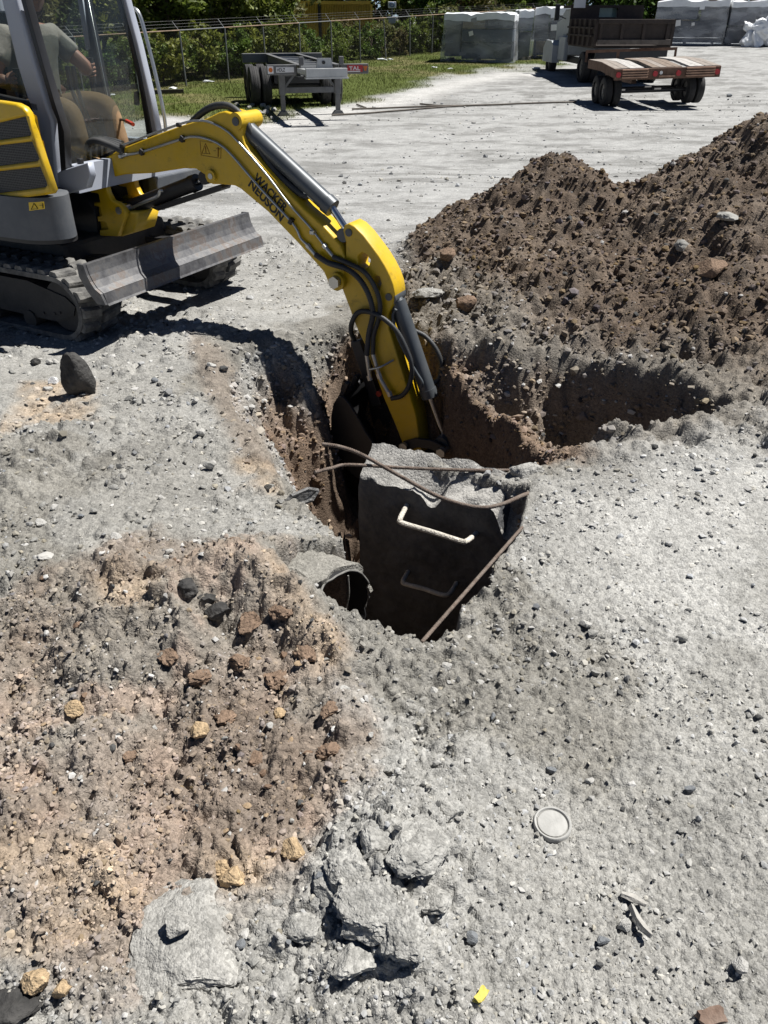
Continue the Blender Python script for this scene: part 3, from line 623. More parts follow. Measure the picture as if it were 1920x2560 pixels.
# --- hoses on the arm
VH = -VS-.03
tubepx('ribbed_hose', [(788, 636), (821, 657), (866, 672), (897, 696), (918, 729), (930, 765), (931, 795), (922, 835), (917, 888)], VH-.012, .0155, HOSE, n=12, ridge=.14)
tubepx('ribbed_hose', [(832, 642), (875, 660), (912, 681), (939, 722), (950, 763), (946, 799), (934, 838), (932, 886)], VH, .0135, HOSE, n=12, ridge=.14)
tubepx('ribbed_hose', [(886, 850, .0), (878, 830, -.05), (880, 806, VH), (892, 784, VH), (913, 778, VH-.01), (943, 787, VH-.02), (973, 808, VH-.01), (997, 835, VH), (1015, 871, VH), (1027, 905, VH), (1029, 935, VH), (1021, 968, VH), (1003, 990, VH), (979, 996, VH)], VH, .0140, HOSE, n=12, ridge=.13)
tubepx('ribbed_hose', [(1020, 822, .06), (1040, 829, .1), (1063, 841, .12), (1085, 865, .12), (1100, 895, .12), (1103, 925, .12), (1094, 950, .1), (1076, 962, .06)], .1, .0145, HOSE, n=12, ridge=.13)
tubepx('cylinder_pipe', [(990, 773), (982, 790), (990, 830), (1012, 880), (1040, 930), (1055, 955), (1052, 968)], -.058, .009, CYLG)
for p, q in (((917, 886), (926, 950)), ((932, 884), (950, 945)), ((950, 945), (976, 990))):
    MB().cyl(B3(*p, VH), B3(*q, VH), .013, .013, 10).cyl(B3(*q, VH), B3(q[0]-4, q[1]-12, VH), .017, None, 6).build('hose_fitting', STEEL, stick, True)
MB().tube([B3(924, 924, VH-.02), B3(950, 918, VH-.025), B3(984, 900, -VS-.01)], .0065, 8).build('hose_hook', STEEL, stick, True)
pin('red_cap', 946, 985, .018, -.03, .03, REDP, stick)
MB().bar(B3(892, 850, -.0), B3(946, 1010, -.0), .05, .07, 0, .005).build('stick_guard', BLACK, stick)
# hoses at the boom foot and over the elbow
for k in range(4):
    v = -.10+k*.055
    tubepx('boom_hose', [(306, 377-6*k, v), (272, 362-4*k, v), (240, 352-2*k, v), (222, 358, v), (219, 378, v), (232, 402, v+.01), (246, 420, v+.01)], v, .019, HOSE)
for k in range(3):
    v = -.03+k*.035
    tubepx('boom_hose', [(470, 318, v), (488, 297, v), (515, 275, v), (545, 264, v), (578, 268, v), (612, 300, v), (642, 360, v), (690, 430, v), (745, 480, v), (770, 492, v)], v, .019, HOSE)
for p, q in (((762, 480), (785, 500)), ((785, 500), (795, 498)), ((828, 600), (846, 624)), ):
    MB().cyl(B3(*p, -.03), B3(*q, -.03), .013, None, 10).build('hose_fitting', STEEL, boom, True)
MB().cyl(B3(836, 612, -.0), B3(856, 640, -.0), .022, None, 12).build('hose_fitting', BLACK, boom, True)
# --- swing post with its notched edge
Z5 = lambda pts: [(200+a/3.318, 240+b/3.318) for a, b in pts]
post_px = Z5([(205, 680), (212, 730), (228, 800), (262, 868), (330, 898), (378, 960), (372, 1005), (312, 1165), (165, 1160), (160, 1112), (230, 1105), (215, 1052), (148, 1042), (142, 1000), (178, 990), (162, 922), (117, 912), (117, 882), (165, 880), (150, 812), (92, 802), (60, 775), (64, 748), (125, 722), (140, 690)])
sp_ = empty('swing_post'); sp_.parent = ex
plate('cheek_plate', Bl(post_px, -.145), -.145, -.105, YEL, sp_, bev=.006)
plate('cheek_plate', Bl(post_px, -.145), .105, .145, YEL, sp_, bev=.006)
plate('casting', Bl(Z5([(150, 900), (330, 905), (378, 962), (490, 962), (450, 1130), (350, 1165), (170, 1160)]), -.1), -.104, .104, YEL, sp_, bev=.012)
pin('pin', 295, 527, .022, -.155, .155, STEEL, sp_)
plate('step_bracket', Bl([(345, 500), (330, 560), (378, 541), (380, 535)], .25), .16, .30, YEL, sp_)
plate('swing_mount', Bl([(190, 475), (215, 480), (250, 520), (262, 600), (200, 600)], -.09), -.14, .14, BLACK, ex)
MB().tube([B3(318, 525, -.06), B3(360, 505, -.07), B3(392, 492, -.07), B3(400, 478, -.07), B3(407, 476, -.06)], .010, 8).build('cylinder_pipe', STEEL, ex, True)
# --- blade
def bladeprof():
    # concave mouldboard: (u,w)
    f = [(-.035, .295), (-.012, .33), (-.052, .355), (-.078, .40), (-.098, .45), (-.108, .49), (-.112, .515)]
    bk_ = [(-.150, .515), (-.150, .49), (-.135, .45), (-.115, .40), (-.09, .355), (-.06, .31)]
    return f, bk_
f_, b_ = bladeprof()
bl = empty('dozer_blade'); bl.parent = ex
mpoly = [(-.015, .36), (-.055, .385), (-.080, .42), (-.096, .455), (-.105, .49), (-.108, .512), (-.140, .512), (-.140, .48), (-.125, .44), (-.10, .395), (-.06, .345)]
MB().prism(mpoly, 'y', -.77, .77).build('mouldboard', BLADE, bl)
MB().prism([(.012, .292), (.004, .303), (-.012, .359), (-.062, .343), (-.03, .292)], 'y', -.772, .772).build('cutting_edge', BLADE, bl)
for v in (-.79, .772):
    MB().prism([(.004, .30), (-.02, .36), (-.06, .385), (-.085, .42), (-.10, .455), (-.112, .513), (-.165, .513), (-.165, .44), (-.12, .36), (-.06, .295)], 'y', v, v+.018).build('end_plate', BLADE, bl)
for v in (-.28, .28): MB().bar((-.14, v, .38), (-.95, v, .30), .07, .12).build('blade_arm', BLACK, bl)
# --- tracks
def track(v0, v1, full):
    tr = empty('crawler_track'); tr.parent = ex
    cF, cR, r = (-.425, .21), (-2.05, .21), .195
    path = []
    n = 22
    for k in range(n+1): a = -math.pi/2+math.pi*k/n; path.append((cF[0]+r*math.cos(a), cF[1]+r*math.sin(a)))
    for k in range(n+1): a = math.pi/2+math.pi*k/n; path.append((cR[0]+r*math.cos(a), cR[1]+r*math.sin(a)))
    inn = []
    for k in range(n+1): a = -math.pi/2+math.pi*k/n; inn.append((cF[0]+(r-.03)*math.cos(a), cF[1]+(r-.03)*math.sin(a)))
    for k in range(n+1): a = math.pi/2+math.pi*k/n; inn.append((cR[0]+(r-.03)*math.cos(a), cR[1]+(r-.03)*math.sin(a)))
    m = MB(); bm = m.bm; N_ = len(path); rings = []
    for (a, b) in zip(path, inn):
        rings.append([bm.verts.new((a[0], v0, a[1])), bm.verts.new((a[0], v1, a[1])), bm.verts.new((b[0], v1, b[1])), bm.verts.new((b[0], v0, b[1]))])
    for i in range(N_):
        A, C = rings[i], rings[(i+1) % N_]
        for k in range(4): bm.faces.new((A[k], A[(k+1) % 4], C[(k+1) % 4], C[k]))
    m.build('belt', RUBBER, tr, True)
    # lugs, one mesh shared
    lw = (v1-v0)*.43
    lm = MB(); lm.prism([(-.036, -.01), (.036, -.01), (.030, .012), (.020, .026), (-.020, .026), (-.030, .012)], 'y', -lw/2, lw/2); lme = lm.mesh('lug')
    for q in lme.vertices: q.co.x += .35*(q.co.y)*(1 if True else 0)*.5
    lme.materials.append(RUBBER)
    L1 = cF[0]-cR[0]; total = 2*L1+2*math.pi*r; cnt = 46
    for side in (0, 1):
        for k in range(cnt):
            s_ = (k+.5*side)/cnt*total
            if s_ < math.pi*r: a = -math.pi/2+s_/r; p = (cF[0]+r*math.cos(a), cF[1]+r*math.sin(a)); ang = a
            elif s_ < math.pi*r+L1: p = (cF[0]-(s_-math.pi*r), cF[1]+r); ang = math.pi/2
            elif s_ < 2*math.pi*r+L1: a = math.pi/2+(s_-math.pi*r-L1)/r; p = (cR[0]+r*math.cos(a), cR[1]+r*math.sin(a)); ang = a
            else: p = (cR[0]+(s_-2*math.pi*r-L1), cR[1]-r); ang = -math.pi/2
            if p[0] < -1.5 or (not full and p[0] < -.75): continue
            o = bpy.data.objects.new('tread_lug', lme); COL.objects.link(o); o.parent = tr
            o.location = (p[0], v0+(v1-v0)*(.235 if side == 0 else .765), p[1]); o.rotation_euler = (0, math.pi/2-ang, 0)
            if side: o.scale = (-1, 1, 1) if False else (1, 1, 1)
            o.scale.y = 1 if side == 0 else -1
    vs = v0+.05
    m = MB(); m.prism([(-.52, .10), (-.36, .16), (-.33, .22), (-.40, .27), (-.7, .33), (-1.9, .33), (-2.05, .25), (-1.9, .12)], 'y', vs, v1-.06); m.build('track_frame', DARKMET, tr)
    MB().cyl((cF[0], vs+.01, cF[1]), (cF[0], v1-.05, cF[1]), .155, None, 28).build('idler_wheel', DARKMET, tr, True)
    for k in range(4): MB().cyl((-.75-.33*k, vs-.012, .085), (-.75-.33*k, v1-.05, .085), .055, None, 16).build('roller', DARKMET, tr, True)
    for (a, b) in ((-.62, .14), (-.52, .15), (-.47, .165)): MB().cyl((a, vs-.008, b), (a, vs+.01, b), .009, None, 8).build('bolt', DARKMET, tr)
track(-.775, -.475, True); track(.475, .775, False)
MB().span((-1.9, -.47, .22), (-.62, .47, .50), .03).build('undercarriage', DARKMET, ex)
MB().cyl((-1.25, 0, .50), (-1.25, 0, .60), .42, None, 36).build('slew_ring', BLACK, ex, True)
# --- upper structure
def rounded(pts, it=2): return smoothpoly(pts, it)
sk = rounded([(-2.5, -.80), (-.62, -.80), (-.42, -.74), (-.33, -.62), (-.42, -.50), (-.62, -.42), (-.90, -.34), (-.95, .34), (-.62, .42), (-.58, .60), (-.68, .78), (-2.5, .8)], 2)
m = MB(); m.prism(sk, 'z', .600, .835); m.build('frame_skirt', DGREY, ex, True, R(30))
sk2 = [(a*.985-.015, b*.985) for a, b in sk]; m = MB(); m.prism(sk2, 'z', .575, .735); m.build('skirt_lower', BLACK, ex, True, R(30))
m = MB(); quadpx(m, [(72, 506), (110, 504), (112, 522), (74, 527)], -.803, .002); m.build('warning_sticker', STICK_Y, ex)
m = MB(); framepx(m, [(85, 508), (95, 522), (78, 524)], -.8065, .005); m.bar(B3(99, 514, -.8065), B3(108, 513, -.8065), .005, .001); m.bar(B3(107, 508, -.8065), B3(108, 520, -.8065), .008, .001); m.build('sticker_print', LETTER, ex)
# hood with three grilles (right-hand cover)
VHD = -.76
hood_px = [(-260, 225), (0, 253), (38, 259), (55, 268), (66, 283), (78, 321), (103, 397), (130, 478), (126, 486), (0, 502), (-260, 540)]
hd = empty('engine_hood'); hd.parent = ex
gr = [[(-240, 330), (0, 306), (62, 291), (70, 296), (77, 332), (72, 340), (0, 350), (-240, 380)], [(-240, 400), (0, 363), (79, 354), (87, 359), (96, 396), (91, 403), (0, 415), (-240, 450)], [(-240, 465), (0, 428), (99, 417), (106, 422), (116, 462), (110, 469), (0, 483), (-240, 520)]]
plate('hood_cover', Bl(hood_px, VHD), VHD, VHD+.05, YEL, hd, holes=[Bl(g, VHD) for g in gr], bev=.012)
for g in gr: plate('grille', Bl([((a-0)*1.0, b) for a, b in g], VHD), VHD+.012, VHD+.03, GRILLE, hd, bev=.001)
hp = Bl(hood_px, VHD); hp2 = [(a-.10, b-.03 if b > 1.1 else b) for a, b in hp]
plate('hood_body', hp2, VHD+.045, -.62, BLACK, hd, bev=.02)
plate('hood_body', [(a-.30, b-.03) for a, b in hp], -.62, -.46, BLACK, hd, bev=.02)
# cab
cab = empty('operator_cab'); cab.parent = ex
UF = lambda w_: -.575-.10*(w_-.83)        # front plane leans back
vR, vL = -.42, .60; ZR = 2.42
def post(name, pts, wx, wy, mat, bev=.012):
    m = MB()
    for p, q in zip(pts, pts[1:]): m.bar(p, q, wx, wy, 0, bev)
    return m.build(name, mat, cab, True)
def Pv(px, py, v): return B3(px, py, v)
plate('front_pillar', Bl([(10, -130), (2, -60), (14, 0), (52, 160), (92, 290), (98, 330), (100, 400), (132, 490), (158, 488), (150, 430), (140, 300), (128, 270), (96, 160), (52, 0), (30, -80)], vR), vR-.03, vR+.03, LGREY, cab, bev=.014)
plate('pillar_seal', Bl([(50, -60), (52, 0), (97, 160), (129, 270), (142, 300), (152, 430), (164, 420), (160, 330), (136, 255), (108, 160), (63, 0), (60, -60)], vR-.02), vR-.02, vR+.03, BLACK, cab, bev=.003)
plate('front_pillar', Bl([(296, -60), (300, 0), (330, 90), (352, 180), (375, 290), (392, 345), (402, 340), (380, 230), (352, 110), (322, 0), (314, -60)], vL), vL-.03, vL+.03, LGREY, cab, bev=.01)
plate('pillar_seal', Bl([(286, -60), (293, 0), (322, 100), (345, 190), (362, 290), (370, 348), (384, 345), (374, 290), (352, 180), (330, 90), (303, 0), (298, -60)], vL-.03), vL-.04, vL-.005, BLACK, cab, bev=.003)
uB = -1.13
plate('door_pillar', Bl([(196, -40), (232, 155), (262, 300), (280, 350), (292, 345), (272, 250), (246, 120), (222, 0), (214, -40)], vL), vL-.03, vL+.03, BLACK, cab, bev=.008)
plate('door_pillar_face', Bl([(193, -20), (217, 125), (226, 124), (206, -20)], vL-.04), vL-.05, vL-.035, LGREY, cab, bev=.003)
plate('door_pillar_face', Bl([(250, 255), (268, 340), (277, 340), (256, 258)], vL-.04), vL-.05, vL-.035, LGREY, cab, bev=.003)
plate('door_pillar_edge', Bl([(216, -20), (262, 213), (288, 345), (292, 344), (264, 205), (220, -20)], vL-.045), vL-.055, vL-.047, STEEL, cab, bev=.002)
MB().span((-2.02, vR-.02, .86), (-1.93, vR+.05, ZR), .015).build('rear_pillar', LGREY, cab, True); MB().span((-2.02, vL-.05, .86), (-1.93, vL+.03, ZR), .015).build('rear_pillar', LGREY, cab, True)
MB().span((-2.03, vR-.05, ZR), (-.92, vL+.05, ZR+.09), .03).build('roof', LGREY, cab, True)  # out of view; front edge cut back so sun reaches the operator
plate('front_sill', Bl([(132, 490), (150, 430), (160, 425), (225, 405), (232, 440), (222, 470), (150, 490)], vR), vR-.02, vR+.03, LGREY, cab, bev=.006)
lowf = [(-.47, .80), (-.47, .955), (-.53, .955), (-.55, .80)]
MB().prism(lowf, 'y', vR+.03, vL+.02).build('front_panel', LGREY, cab)
MB().span((-1.95, vR, .82), (-.57, vL, .86)).build('floor', BLACK, cab)
MB().span((-1.95, vL-.04, .835), (-.56, vL+.02, .98), .01).build('door_sill', LGREY, cab)
MB().span((-.52, .25, .66), (-.44, .72, .80), .01).build('step_box', DGREY, cab)
def pane(name, pts, mat):
    P = [Vector(p) for p in pts]; n = (P[1]-P[0]).cross(P[2]-P[0]).normalized()*.0025
    m = MB(); A = [m.bm.verts.new(p+n) for p in P]; C = [m.bm.verts.new(p-n) for p in P]; k = len(P)
    m.bm.faces.new(A); m.bm.faces.new(C[::-1])
    for i in range(k): m.bm.faces.new((A[i], A[(i+1) % k], C[(i+1) % k], C[i]))
    return m.build(name, mat, cab)
wm = 1.235
pane('lower_windscreen', [B3(160, 428, vR+.03), B3(120, 232, vR+.03), B3(345, 208, vL-.045), B3(370, 340, vL-.045)], GLASSD)
pane('upper_windscreen', [B3(118, 232, vR+.03), (-.79, vR+.03, 2.35), (-.80, vL-.045, 2.35), B3(345, 208, vL-.045)], GLASS)
pane('side_window', [(-.64, vR, 1.30), (-.68, vR, 1.6), (-.78, vR, 2.36), (-1.93, vR, 2.36), (-1.93, vR, 1.42), (-1.2, vR, 1.40)], GLASST)
pane('rear_window', [(-1.97, vR+.05, 1.42), (-1.97, vL-.05, 1.42), (-1.97, vL-.05, 2.36), (-1.97, vR+.05, 2.36)], GLASST)
MB().bar((-.60, vR-.005, 1.26), (-1.95, vR-.005, 1.40), .05, .04, 0, .004).build('window_seal', BLACK, cab)
# grab rail and catches
MB().tube([B3(322, 24, vL+.06), B3(336, 22, vL+.07), B3(350, 40, vL+.07), B3(370, 110, vL+.07), B3(392, 200, vL+.07), B3(407, 270, vL+.07), B3(414, 325, vL+.07), B3(408, 350, vL+.04)], .0125, 10).build('grab_rail', STEEL, cab, True)
MB().box(B3(342, 246, vL-.06), (.03, .035, .085), Matrix.Rotation(.2, 3, 'Y'), .01).build('window_catch', BLACK, cab, True)
MB().box(B3(138, 278, vR+.05), (.03, .04, .11), Matrix.Rotation(.2, 3, 'Y'), .01).build('window_catch', BLACK, cab, True)
MB().box(B3(201, 405, vR+.1), (.03, .03, .04), None, .005).build('wiper_motor', BLACK, cab)
# inside: seat, consoles, levers
seat = empty('operator_seat'); seat.parent = cab
MB().span((-1.40, -.16, .96), (-.92, .30, 1.08), .04).build('cushion', BLACK, seat, True)
MB().box((-1.40, .07, 1.40), (.13, .44, .66), Matrix.Rotation(-.16, 3, 'Y'), .05).build('seat_back', BLACK, seat, True)
MB().span((-1.32, -.10, .86), (-1.0, .24, .97), .01).build('seat_base', BLACK, seat)
MB().span((-1.45, -.36, .86), (-.98, -.19, 1.22), .03).build('right_console', BLACK, cab, True)
MB().span((-1.45, .34, .86), (-.98, .53, 1.22), .03).build('left_console', BLACK, cab, True)
JR = B3(46, 200, -.27); JL = B3(226, 170, .43)
for j in (JR, JL):
    MB().cyl((j.x-.02, j.y, 1.2), (j.x, j.y, j.z-.03), .014, None, 10).cyl((j.x, j.y, j.z-.09), (j.x+.005, j.y, j.z+.06), .022, .026, 12).build('joystick', BLACK, cab, True)
for k, px_ in enumerate((186, 200)):
    MB().bar(B3(px_-10, 215, .05+.10*k), B3(px_+38, 340, .05+.10*k), .016, .02).bar(B3(px_-18, 165, .05+.10*k), B3(px_-10, 215, .05+.10*k), .02, .024).build('travel_lever', BLACK, cab)
MB().tube([B3(240, 308, .3), B3(285, 306, .28), B3(300, 299, .25), B3(318, 303, .2)], .008, 8).build('lock_lever', BLACK, cab, True)
MB().tube([B3(316, 302, .2), B3(333, 311, .16)], .012, 8).build('lever_grip', REDP, cab, True)
# far-side foot plate with reflector
MB().span((-.62, .30, .64), (-.50, .66, .80), .01).build('front_cover', DGREY, ex)
plate('reflector', Bl([(384, 392), (410, 388), (410, 412), (386, 416)], .3), .29, .302, WHITEP, ex, bev=.001)

# ------------------------------------------------------------------ operator
SKIN = pm('skin', (.33, .17, .12), .55, 0, .08, 20); SHIRT = pm('shirt_cloth', (.24, .225, .20), .85, 0, .1, 12, .25, 30)
TROUS = pm('trouser_cloth', (.25, .155, .08), .9, 0, .12, 12, .25, 25); HAIR = pm('dark_hair', (.02, .014, .01), .8, 0, .3, 60, .3, 90); BOOT = pm('boot_leather', (.30, .19, .10), .7, 0, .2, 15)
def skin_mesh(name, nodes, edges, mat, parent, sub=2):
    me = bpy.data.meshes.new(name); me.from_pydata([n[0] for n in nodes], edges, [])
    ob = bpy.data.objects.new('tmp', me); COL.objects.link(ob)
    sk_ = ob.modifiers.new('s', 'SKIN'); ss_ = ob.modifiers.new('u', 'SUBSURF'); ss_.levels = sub; ss_.render_levels = sub
    for i, n in enumerate(nodes):
        r_ = n[1]; me.skin_vertices[0].data[i].radius = r_ if isinstance(r_, tuple) else (r_, r_)
    me.skin_vertices[0].data[0].use_root = True
    dg = bpy.context.evaluated_depsgraph_get(); m2 = bpy.data.meshes.new_from_object(ob.evaluated_get(dg))
    bpy.data.objects.remove(ob); return link(name, m2, mat, parent, True)
op = empty('person', (EO[0], EO[1], 0), math.atan2(EH[1], EH[0]), 'seated operator in grey T-shirt and tan trousers holding the control levers', 'person')
cy0 = .07
HIP = Vector((-1.19, cy0, 1.15)); CHEST = Vector((-1.17, cy0, 1.46)); NECK = Vector((-1.14, cy0, 1.66)); HEAD = Vector((-1.08, cy0, 1.82))
SR = Vector((-1.16, cy0-.18, 1.60)); SL = Vector((-1.16, cy0+.18, 1.60))
ELR = Vector((-1.16, -.26, 1.37)); ELL = Vector((-.98, .36, 1.40)); WRR = JR+Vector((-.10, 0, .0)); WRL = JL+Vector((-.09, 0, -.01))
KR = Vector((-.76, cy0-.13, 1.21)); KL = Vector((-.74, cy0+.17, 1.22)); AR = Vector((-.74, cy0-.13, .95)); AL = Vector((-.70, cy0+.17, .95))
V = Vector
nodes = [(HIP, .13), (HIP+V((0, -.09, 0)), .10), (HIP+V((0, .09, 0)), .10), (KR, .062), (KL, .062), (AR, .042), (AL, .042), (CHEST, (.15, .11)), (NECK+V((0, 0, -.05)), (.09, .08)), (NECK, .055), (HEAD+V((0, 0, -.06)), .06),
         (SR, .062), (SL, .062), (ELR, .045), (ELL, .045), (WRR, .030), (WRL, .030)]
edges = [(0, 1), (0, 2), (1, 3), (2, 4), (3, 5), (4, 6), (0, 7), (7, 8), (8, 9), (9, 10), (8, 11), (8, 12), (11, 13), (12, 14), (13, 15), (14, 16)]
body = skin_mesh('body', nodes, edges, SKIN, op)
hm = bmesh.new(); bmesh.ops.create_icosphere(hm, subdivisions=4, radius=.115)
for v_ in hm.verts:
    c = v_.co; c.x *= .93; c.y *= .76; c.z *= 1.12
    if c.z < -.03: c.x *= 1-.9*(abs(c.z)-.03)*1.2 if c.x < 0 else 1; c.y *= 1-1.6*(abs(c.z)-.03)
    d = math.hypot(c.y, c.z+.01); c.x += .032*math.exp(-((c.y/.016)**2+((c.z+.005)/.028)**2)) if c.x > 0 else 0      # nose
    if c.x > 0:
        for s_ in (-1, 1): c.x -= .014*math.exp(-(((c.y-s_*.034)/.018)**2+((c.z-.022)/.014)**2))          # eye sockets
        c.x += .008*math.exp(-((c.y/.026)**2+((c.z+.050)/.008)**2))+.008*math.exp(-((c.y/.022)**2+((c.z+.066)/.007)**2)); c.x += .014*math.exp(-((c.y/.03)**2+((c.z+.10)/.02)**2))
for s_ in (-1, 1): bmesh.ops.create_icosphere(hm, subdivisions=2, radius=.03, matrix=Matrix.Translation((-.01, s_*.088, 0)) @ Matrix.Diagonal((.6, .35, 1.1, 1)))
me_ = bpy.data.meshes.new('head'); hm.to_mesh(me_); hm.free(); ho = link('head', me_, SKIN, op, True); ho.location = HEAD; ho.rotation_euler = (0, .22, -.15)
hb = MB(); hb.sph((-.014, 0, .022), .118, (.98, .80, 1.08), 3)
for f in [v_ for v_ in hb.bm.verts if v_.co.x > .045-(.35*(v_.co.z-.03) if v_.co.z > .03 else 0)+(.1 if v_.co.z > .075 else 0) or v_.co.z < -.05]: hb.bm.verts.remove(f)
o_ = hb.build('hair', HAIR, op, True); o_.location = HEAD; o_.rotation_euler = ho.rotation_euler
hb = MB(); hb.sph((.012, 0, -.062), .088, (.98, .80, .80), 3)
for f in [v_ for v_ in hb.bm.verts if v_.co.z > -.045 or v_.co.x < -.02 or (abs(v_.co.y) < .026 and abs(v_.co.z+.058) < .012)]: hb.bm.verts.remove(f)
o_ = hb.build('beard', HAIR, op, True); o_.location = HEAD; o_.rotation_euler = ho.rotation_euler
nodes = [(HIP+V((0, 0, .02)), (.155, .15)), (HIP+V((.01, 0, .13)), (.175, .16)), (CHEST, (.165, .135)), (NECK+V((-.01, 0, -.06)), (.115, .10)), (NECK+V((0, 0, -.015)), .072), (SR, .08), (SL, .08), (SR*.5+ELR*.5, .075), (SL*.5+ELL*.5, .075), (SR*.38+ELR*.62, .073), (SL*.38+ELL*.62, .073)]
skin_mesh('shirt', nodes, [(0, 1), (1, 2), (2, 3), (3, 4), (3, 5), (3, 6), (5, 7), (6, 8), (7, 9), (8, 10)], SHIRT, op)
nodes = [(HIP+V((0, 0, -.02)), (.145, .15)), (HIP+V((.06, -.10, -.0)), .115), (HIP+V((.06, .10, 0)), .115), (KR*.5+HIP*.5+V((0, -.06, .03)), .088), (KL*.5+HIP*.5+V((0, .06, .03)), .088), (KR, .072), (KL, .072), (KR*.5+AR*.5, .066), (KL*.5+AL*.5, .066), (AR, .07), (AL, .07)]
skin_mesh('trousers', nodes, [(0, 1), (0, 2), (1, 3), (2, 4), (3, 5), (4, 6), (5, 7), (6, 8), (7, 9), (8, 10)], TROUS, op)
for A_ in (AR, AL): skin_mesh('boot', [(A_+V((0, 0, .02)), .062), (A_+V((.0, 0, -.04)), .06), (A_+V((.10, 0, -.045)), .052), (A_+V((.18, 0, -.05)), .042)], [(0, 1), (1, 2), (2, 3)], BOOT, op)
def hand(wr, top, sgn):
    fw = V((1, 0, 0)); pal = wr+fw*.06
    nodes = [(wr, .028), (wr+fw*.035, (.036, .024)), (pal, (.042, .024))]
    edges = [(0, 1), (1, 2)]
    for k in range(4):
        z = .034-.022*k; i = len(nodes); ln = (.031, .034, .032, .026)[k]
        b = pal+V((.012, -.010*sgn, z)); nodes += [(b, .0115), (b+V((ln, -.018*sgn, 0)), .0105), (b+V((ln+.012, .014*sgn, -.003)), .0095), (b+V((ln-.006, .034*sgn, -.004)), .0085)]
        edges += [(2, i), (i, i+1), (i+1, i+2), (i+2, i+3)]
    i = len(nodes); nodes += [(wr+V((.03, .02*sgn, .03)), .0135), (wr+V((.062, .036*sgn, .040)), .0115), (wr+V((.09, .030*sgn, .040)), .0095)]; edges += [(1, i), (i, i+1), (i+1, i+2)]
    return skin_mesh('hand', nodes, edges, SKIN, op, 1)
hand(WRR, JR, 1); hand(WRL, JL, -1)

# ------------------------------------------------------------------ broken concrete wall in the hole
CONC = pm('old_concrete_shaded', (.085, .087, .093), .9, 0, .55, 6, .8, 26, .5, (.17, .16, .145), 3.5)  # wall face colour darkened to stand in for the shade in the hole
CONCT = soil_mat('broken_concrete', False, (.33, .32, .30))
RUST = pm('rusty_rebar', (.13, .095, .075), .85, .15, .3, 30, .4, 160, .5, (.33, .29, .25), 22)
GALV = pm('sunlit_rung', (.58, .54, .47), .9, 0, .3, 25, .6, 120)  # pale rung colour stands in for sunlight catching the lower rung
wl = empty('concrete_chamber', (WALLA.x, WALLA.y, 0), math.atan2(WALLB.y-WALLA.y, WALLB.x-WALLA.x), 'broken concrete chamber wall with step rungs at the back of the dark hole', 'wall')
LW = (WALLB-WALLA).length; TW = .17
def wall_mesh():
    nu, nw, nv = 46, 60, 12
    bm = bmesh.new()
    def top(u, v):      # v 0 front .. TW back
        t = v/TW; e = -.085+.10*t+.02*(1-u/LW)
        e += .016*mnoise.noise(Vector((u*14, v*14, 3)))+.010*mnoise.noise(Vector((u*40, v*40, 7)))
        if u > .25: e -= .16*max(0, mnoise.noise(Vector((u*8, v*7, 11)))+.15)*(1-.6*t)*min(1, (u-.25)/.12)
        e += .03*mnoise.noise(Vector((u*5, v*9, 31)))
        return e
    grid = {}
    path = []  # front face bottom->top, then top, then back face
    for k in range(nw+1): path.append(('f', k/nw))
    for k in range(1, nv+1): path.append(('t', k/nv))
    for k in range(1, 20): path.append(('b', k/19))
    for i in range(nu+1):
        u = -.02+(LW+.10)*i/nu
        for j, (kind, t) in enumerate(path):
            if kind == 'f':
                tz_ = top(u, 0); z = -1.78+(tz_+1.78)*(t**.6); v = .010*mnoise.noise(Vector((u*5, z*5, 1)))+.006*mnoise.noise(Vector((u*22, z*22, 2)))+.03*max(0, t-.93)/.07*abs(mnoise.noise(Vector((u*12, 4, 4))))
            elif kind == 't': v = TW*t+(.0 if t < 1 else .01*mnoise.noise(Vector((u*9, 1, 5)))); z = top(u, v)
            else: v = TW+.015*mnoise.noise(Vector((u*8, t*9, 6))); z = top(u, TW)*(1-t)-1.78*t
            grid[i, j] = bm.verts.new((u+.012*mnoise.noise(Vector((z*9, v*9, 9)))*(1 if i in (0, nu) else .3), v, z))
    n = len(path)
    for i in range(nu):
        for j in range(n-1): bm.faces.new((grid[i, j], grid[i+1, j], grid[i+1, j+1], grid[i, j+1]))
    for i in (0, nu): bm.faces.new([grid[i, j] for j in range(n)])
    bmesh.ops.recalc_face_normals(bm, faces=bm.faces)
    me = bpy.data.meshes.new('wall_slab'); bm.to_mesh(me); bm.free()
    return me, nw, nv, nu, n
me, nw, nv, nu, n_ = wall_mesh()
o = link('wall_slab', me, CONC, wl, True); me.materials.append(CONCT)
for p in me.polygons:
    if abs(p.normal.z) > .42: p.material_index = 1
sharp_by_angle(me, R(50))
def Wp(px, py, off):   # point of the sight line on the plane 'off' in front of the wall face, wall coordinates
    d = ray(px, py); ang = wl.rotation_euler.z; c, s_ = math.cos(ang), math.sin(ang)
    nx_, ny_ = -s_, c
    t = ((WALLA.x*nx_+WALLA.y*ny_)-off)/(d.x*nx_+d.y*ny_); x = d.x*t-WALLA.x; y = d.y*t-WALLA.y
    return Vector((x*c+y*s_, -off, CH+d.z*t))
a = Wp(1016, 1262, .0); b = Wp(998, 1303, .12); c = Wp(1160, 1356, .12); d = Wp(1192, 1336, .0)
MB().tube([a+V((0, .03, .0)), a*.5+b*.5, b+V((0, .01, .004)), b+V((.015, 0, -.006)), b*.5+c*.5, c+V((-.015, 0, .003)), c+V((.004, .01, 0)), c*.5+d*.5, d+V((0, .03, 0))], .0115, 10).build('step_rung', GALV, wl, True)
a = Wp(1018, 1430, .0); b = Wp(1006, 1456, .11); c = Wp(1112, 1488, .11)
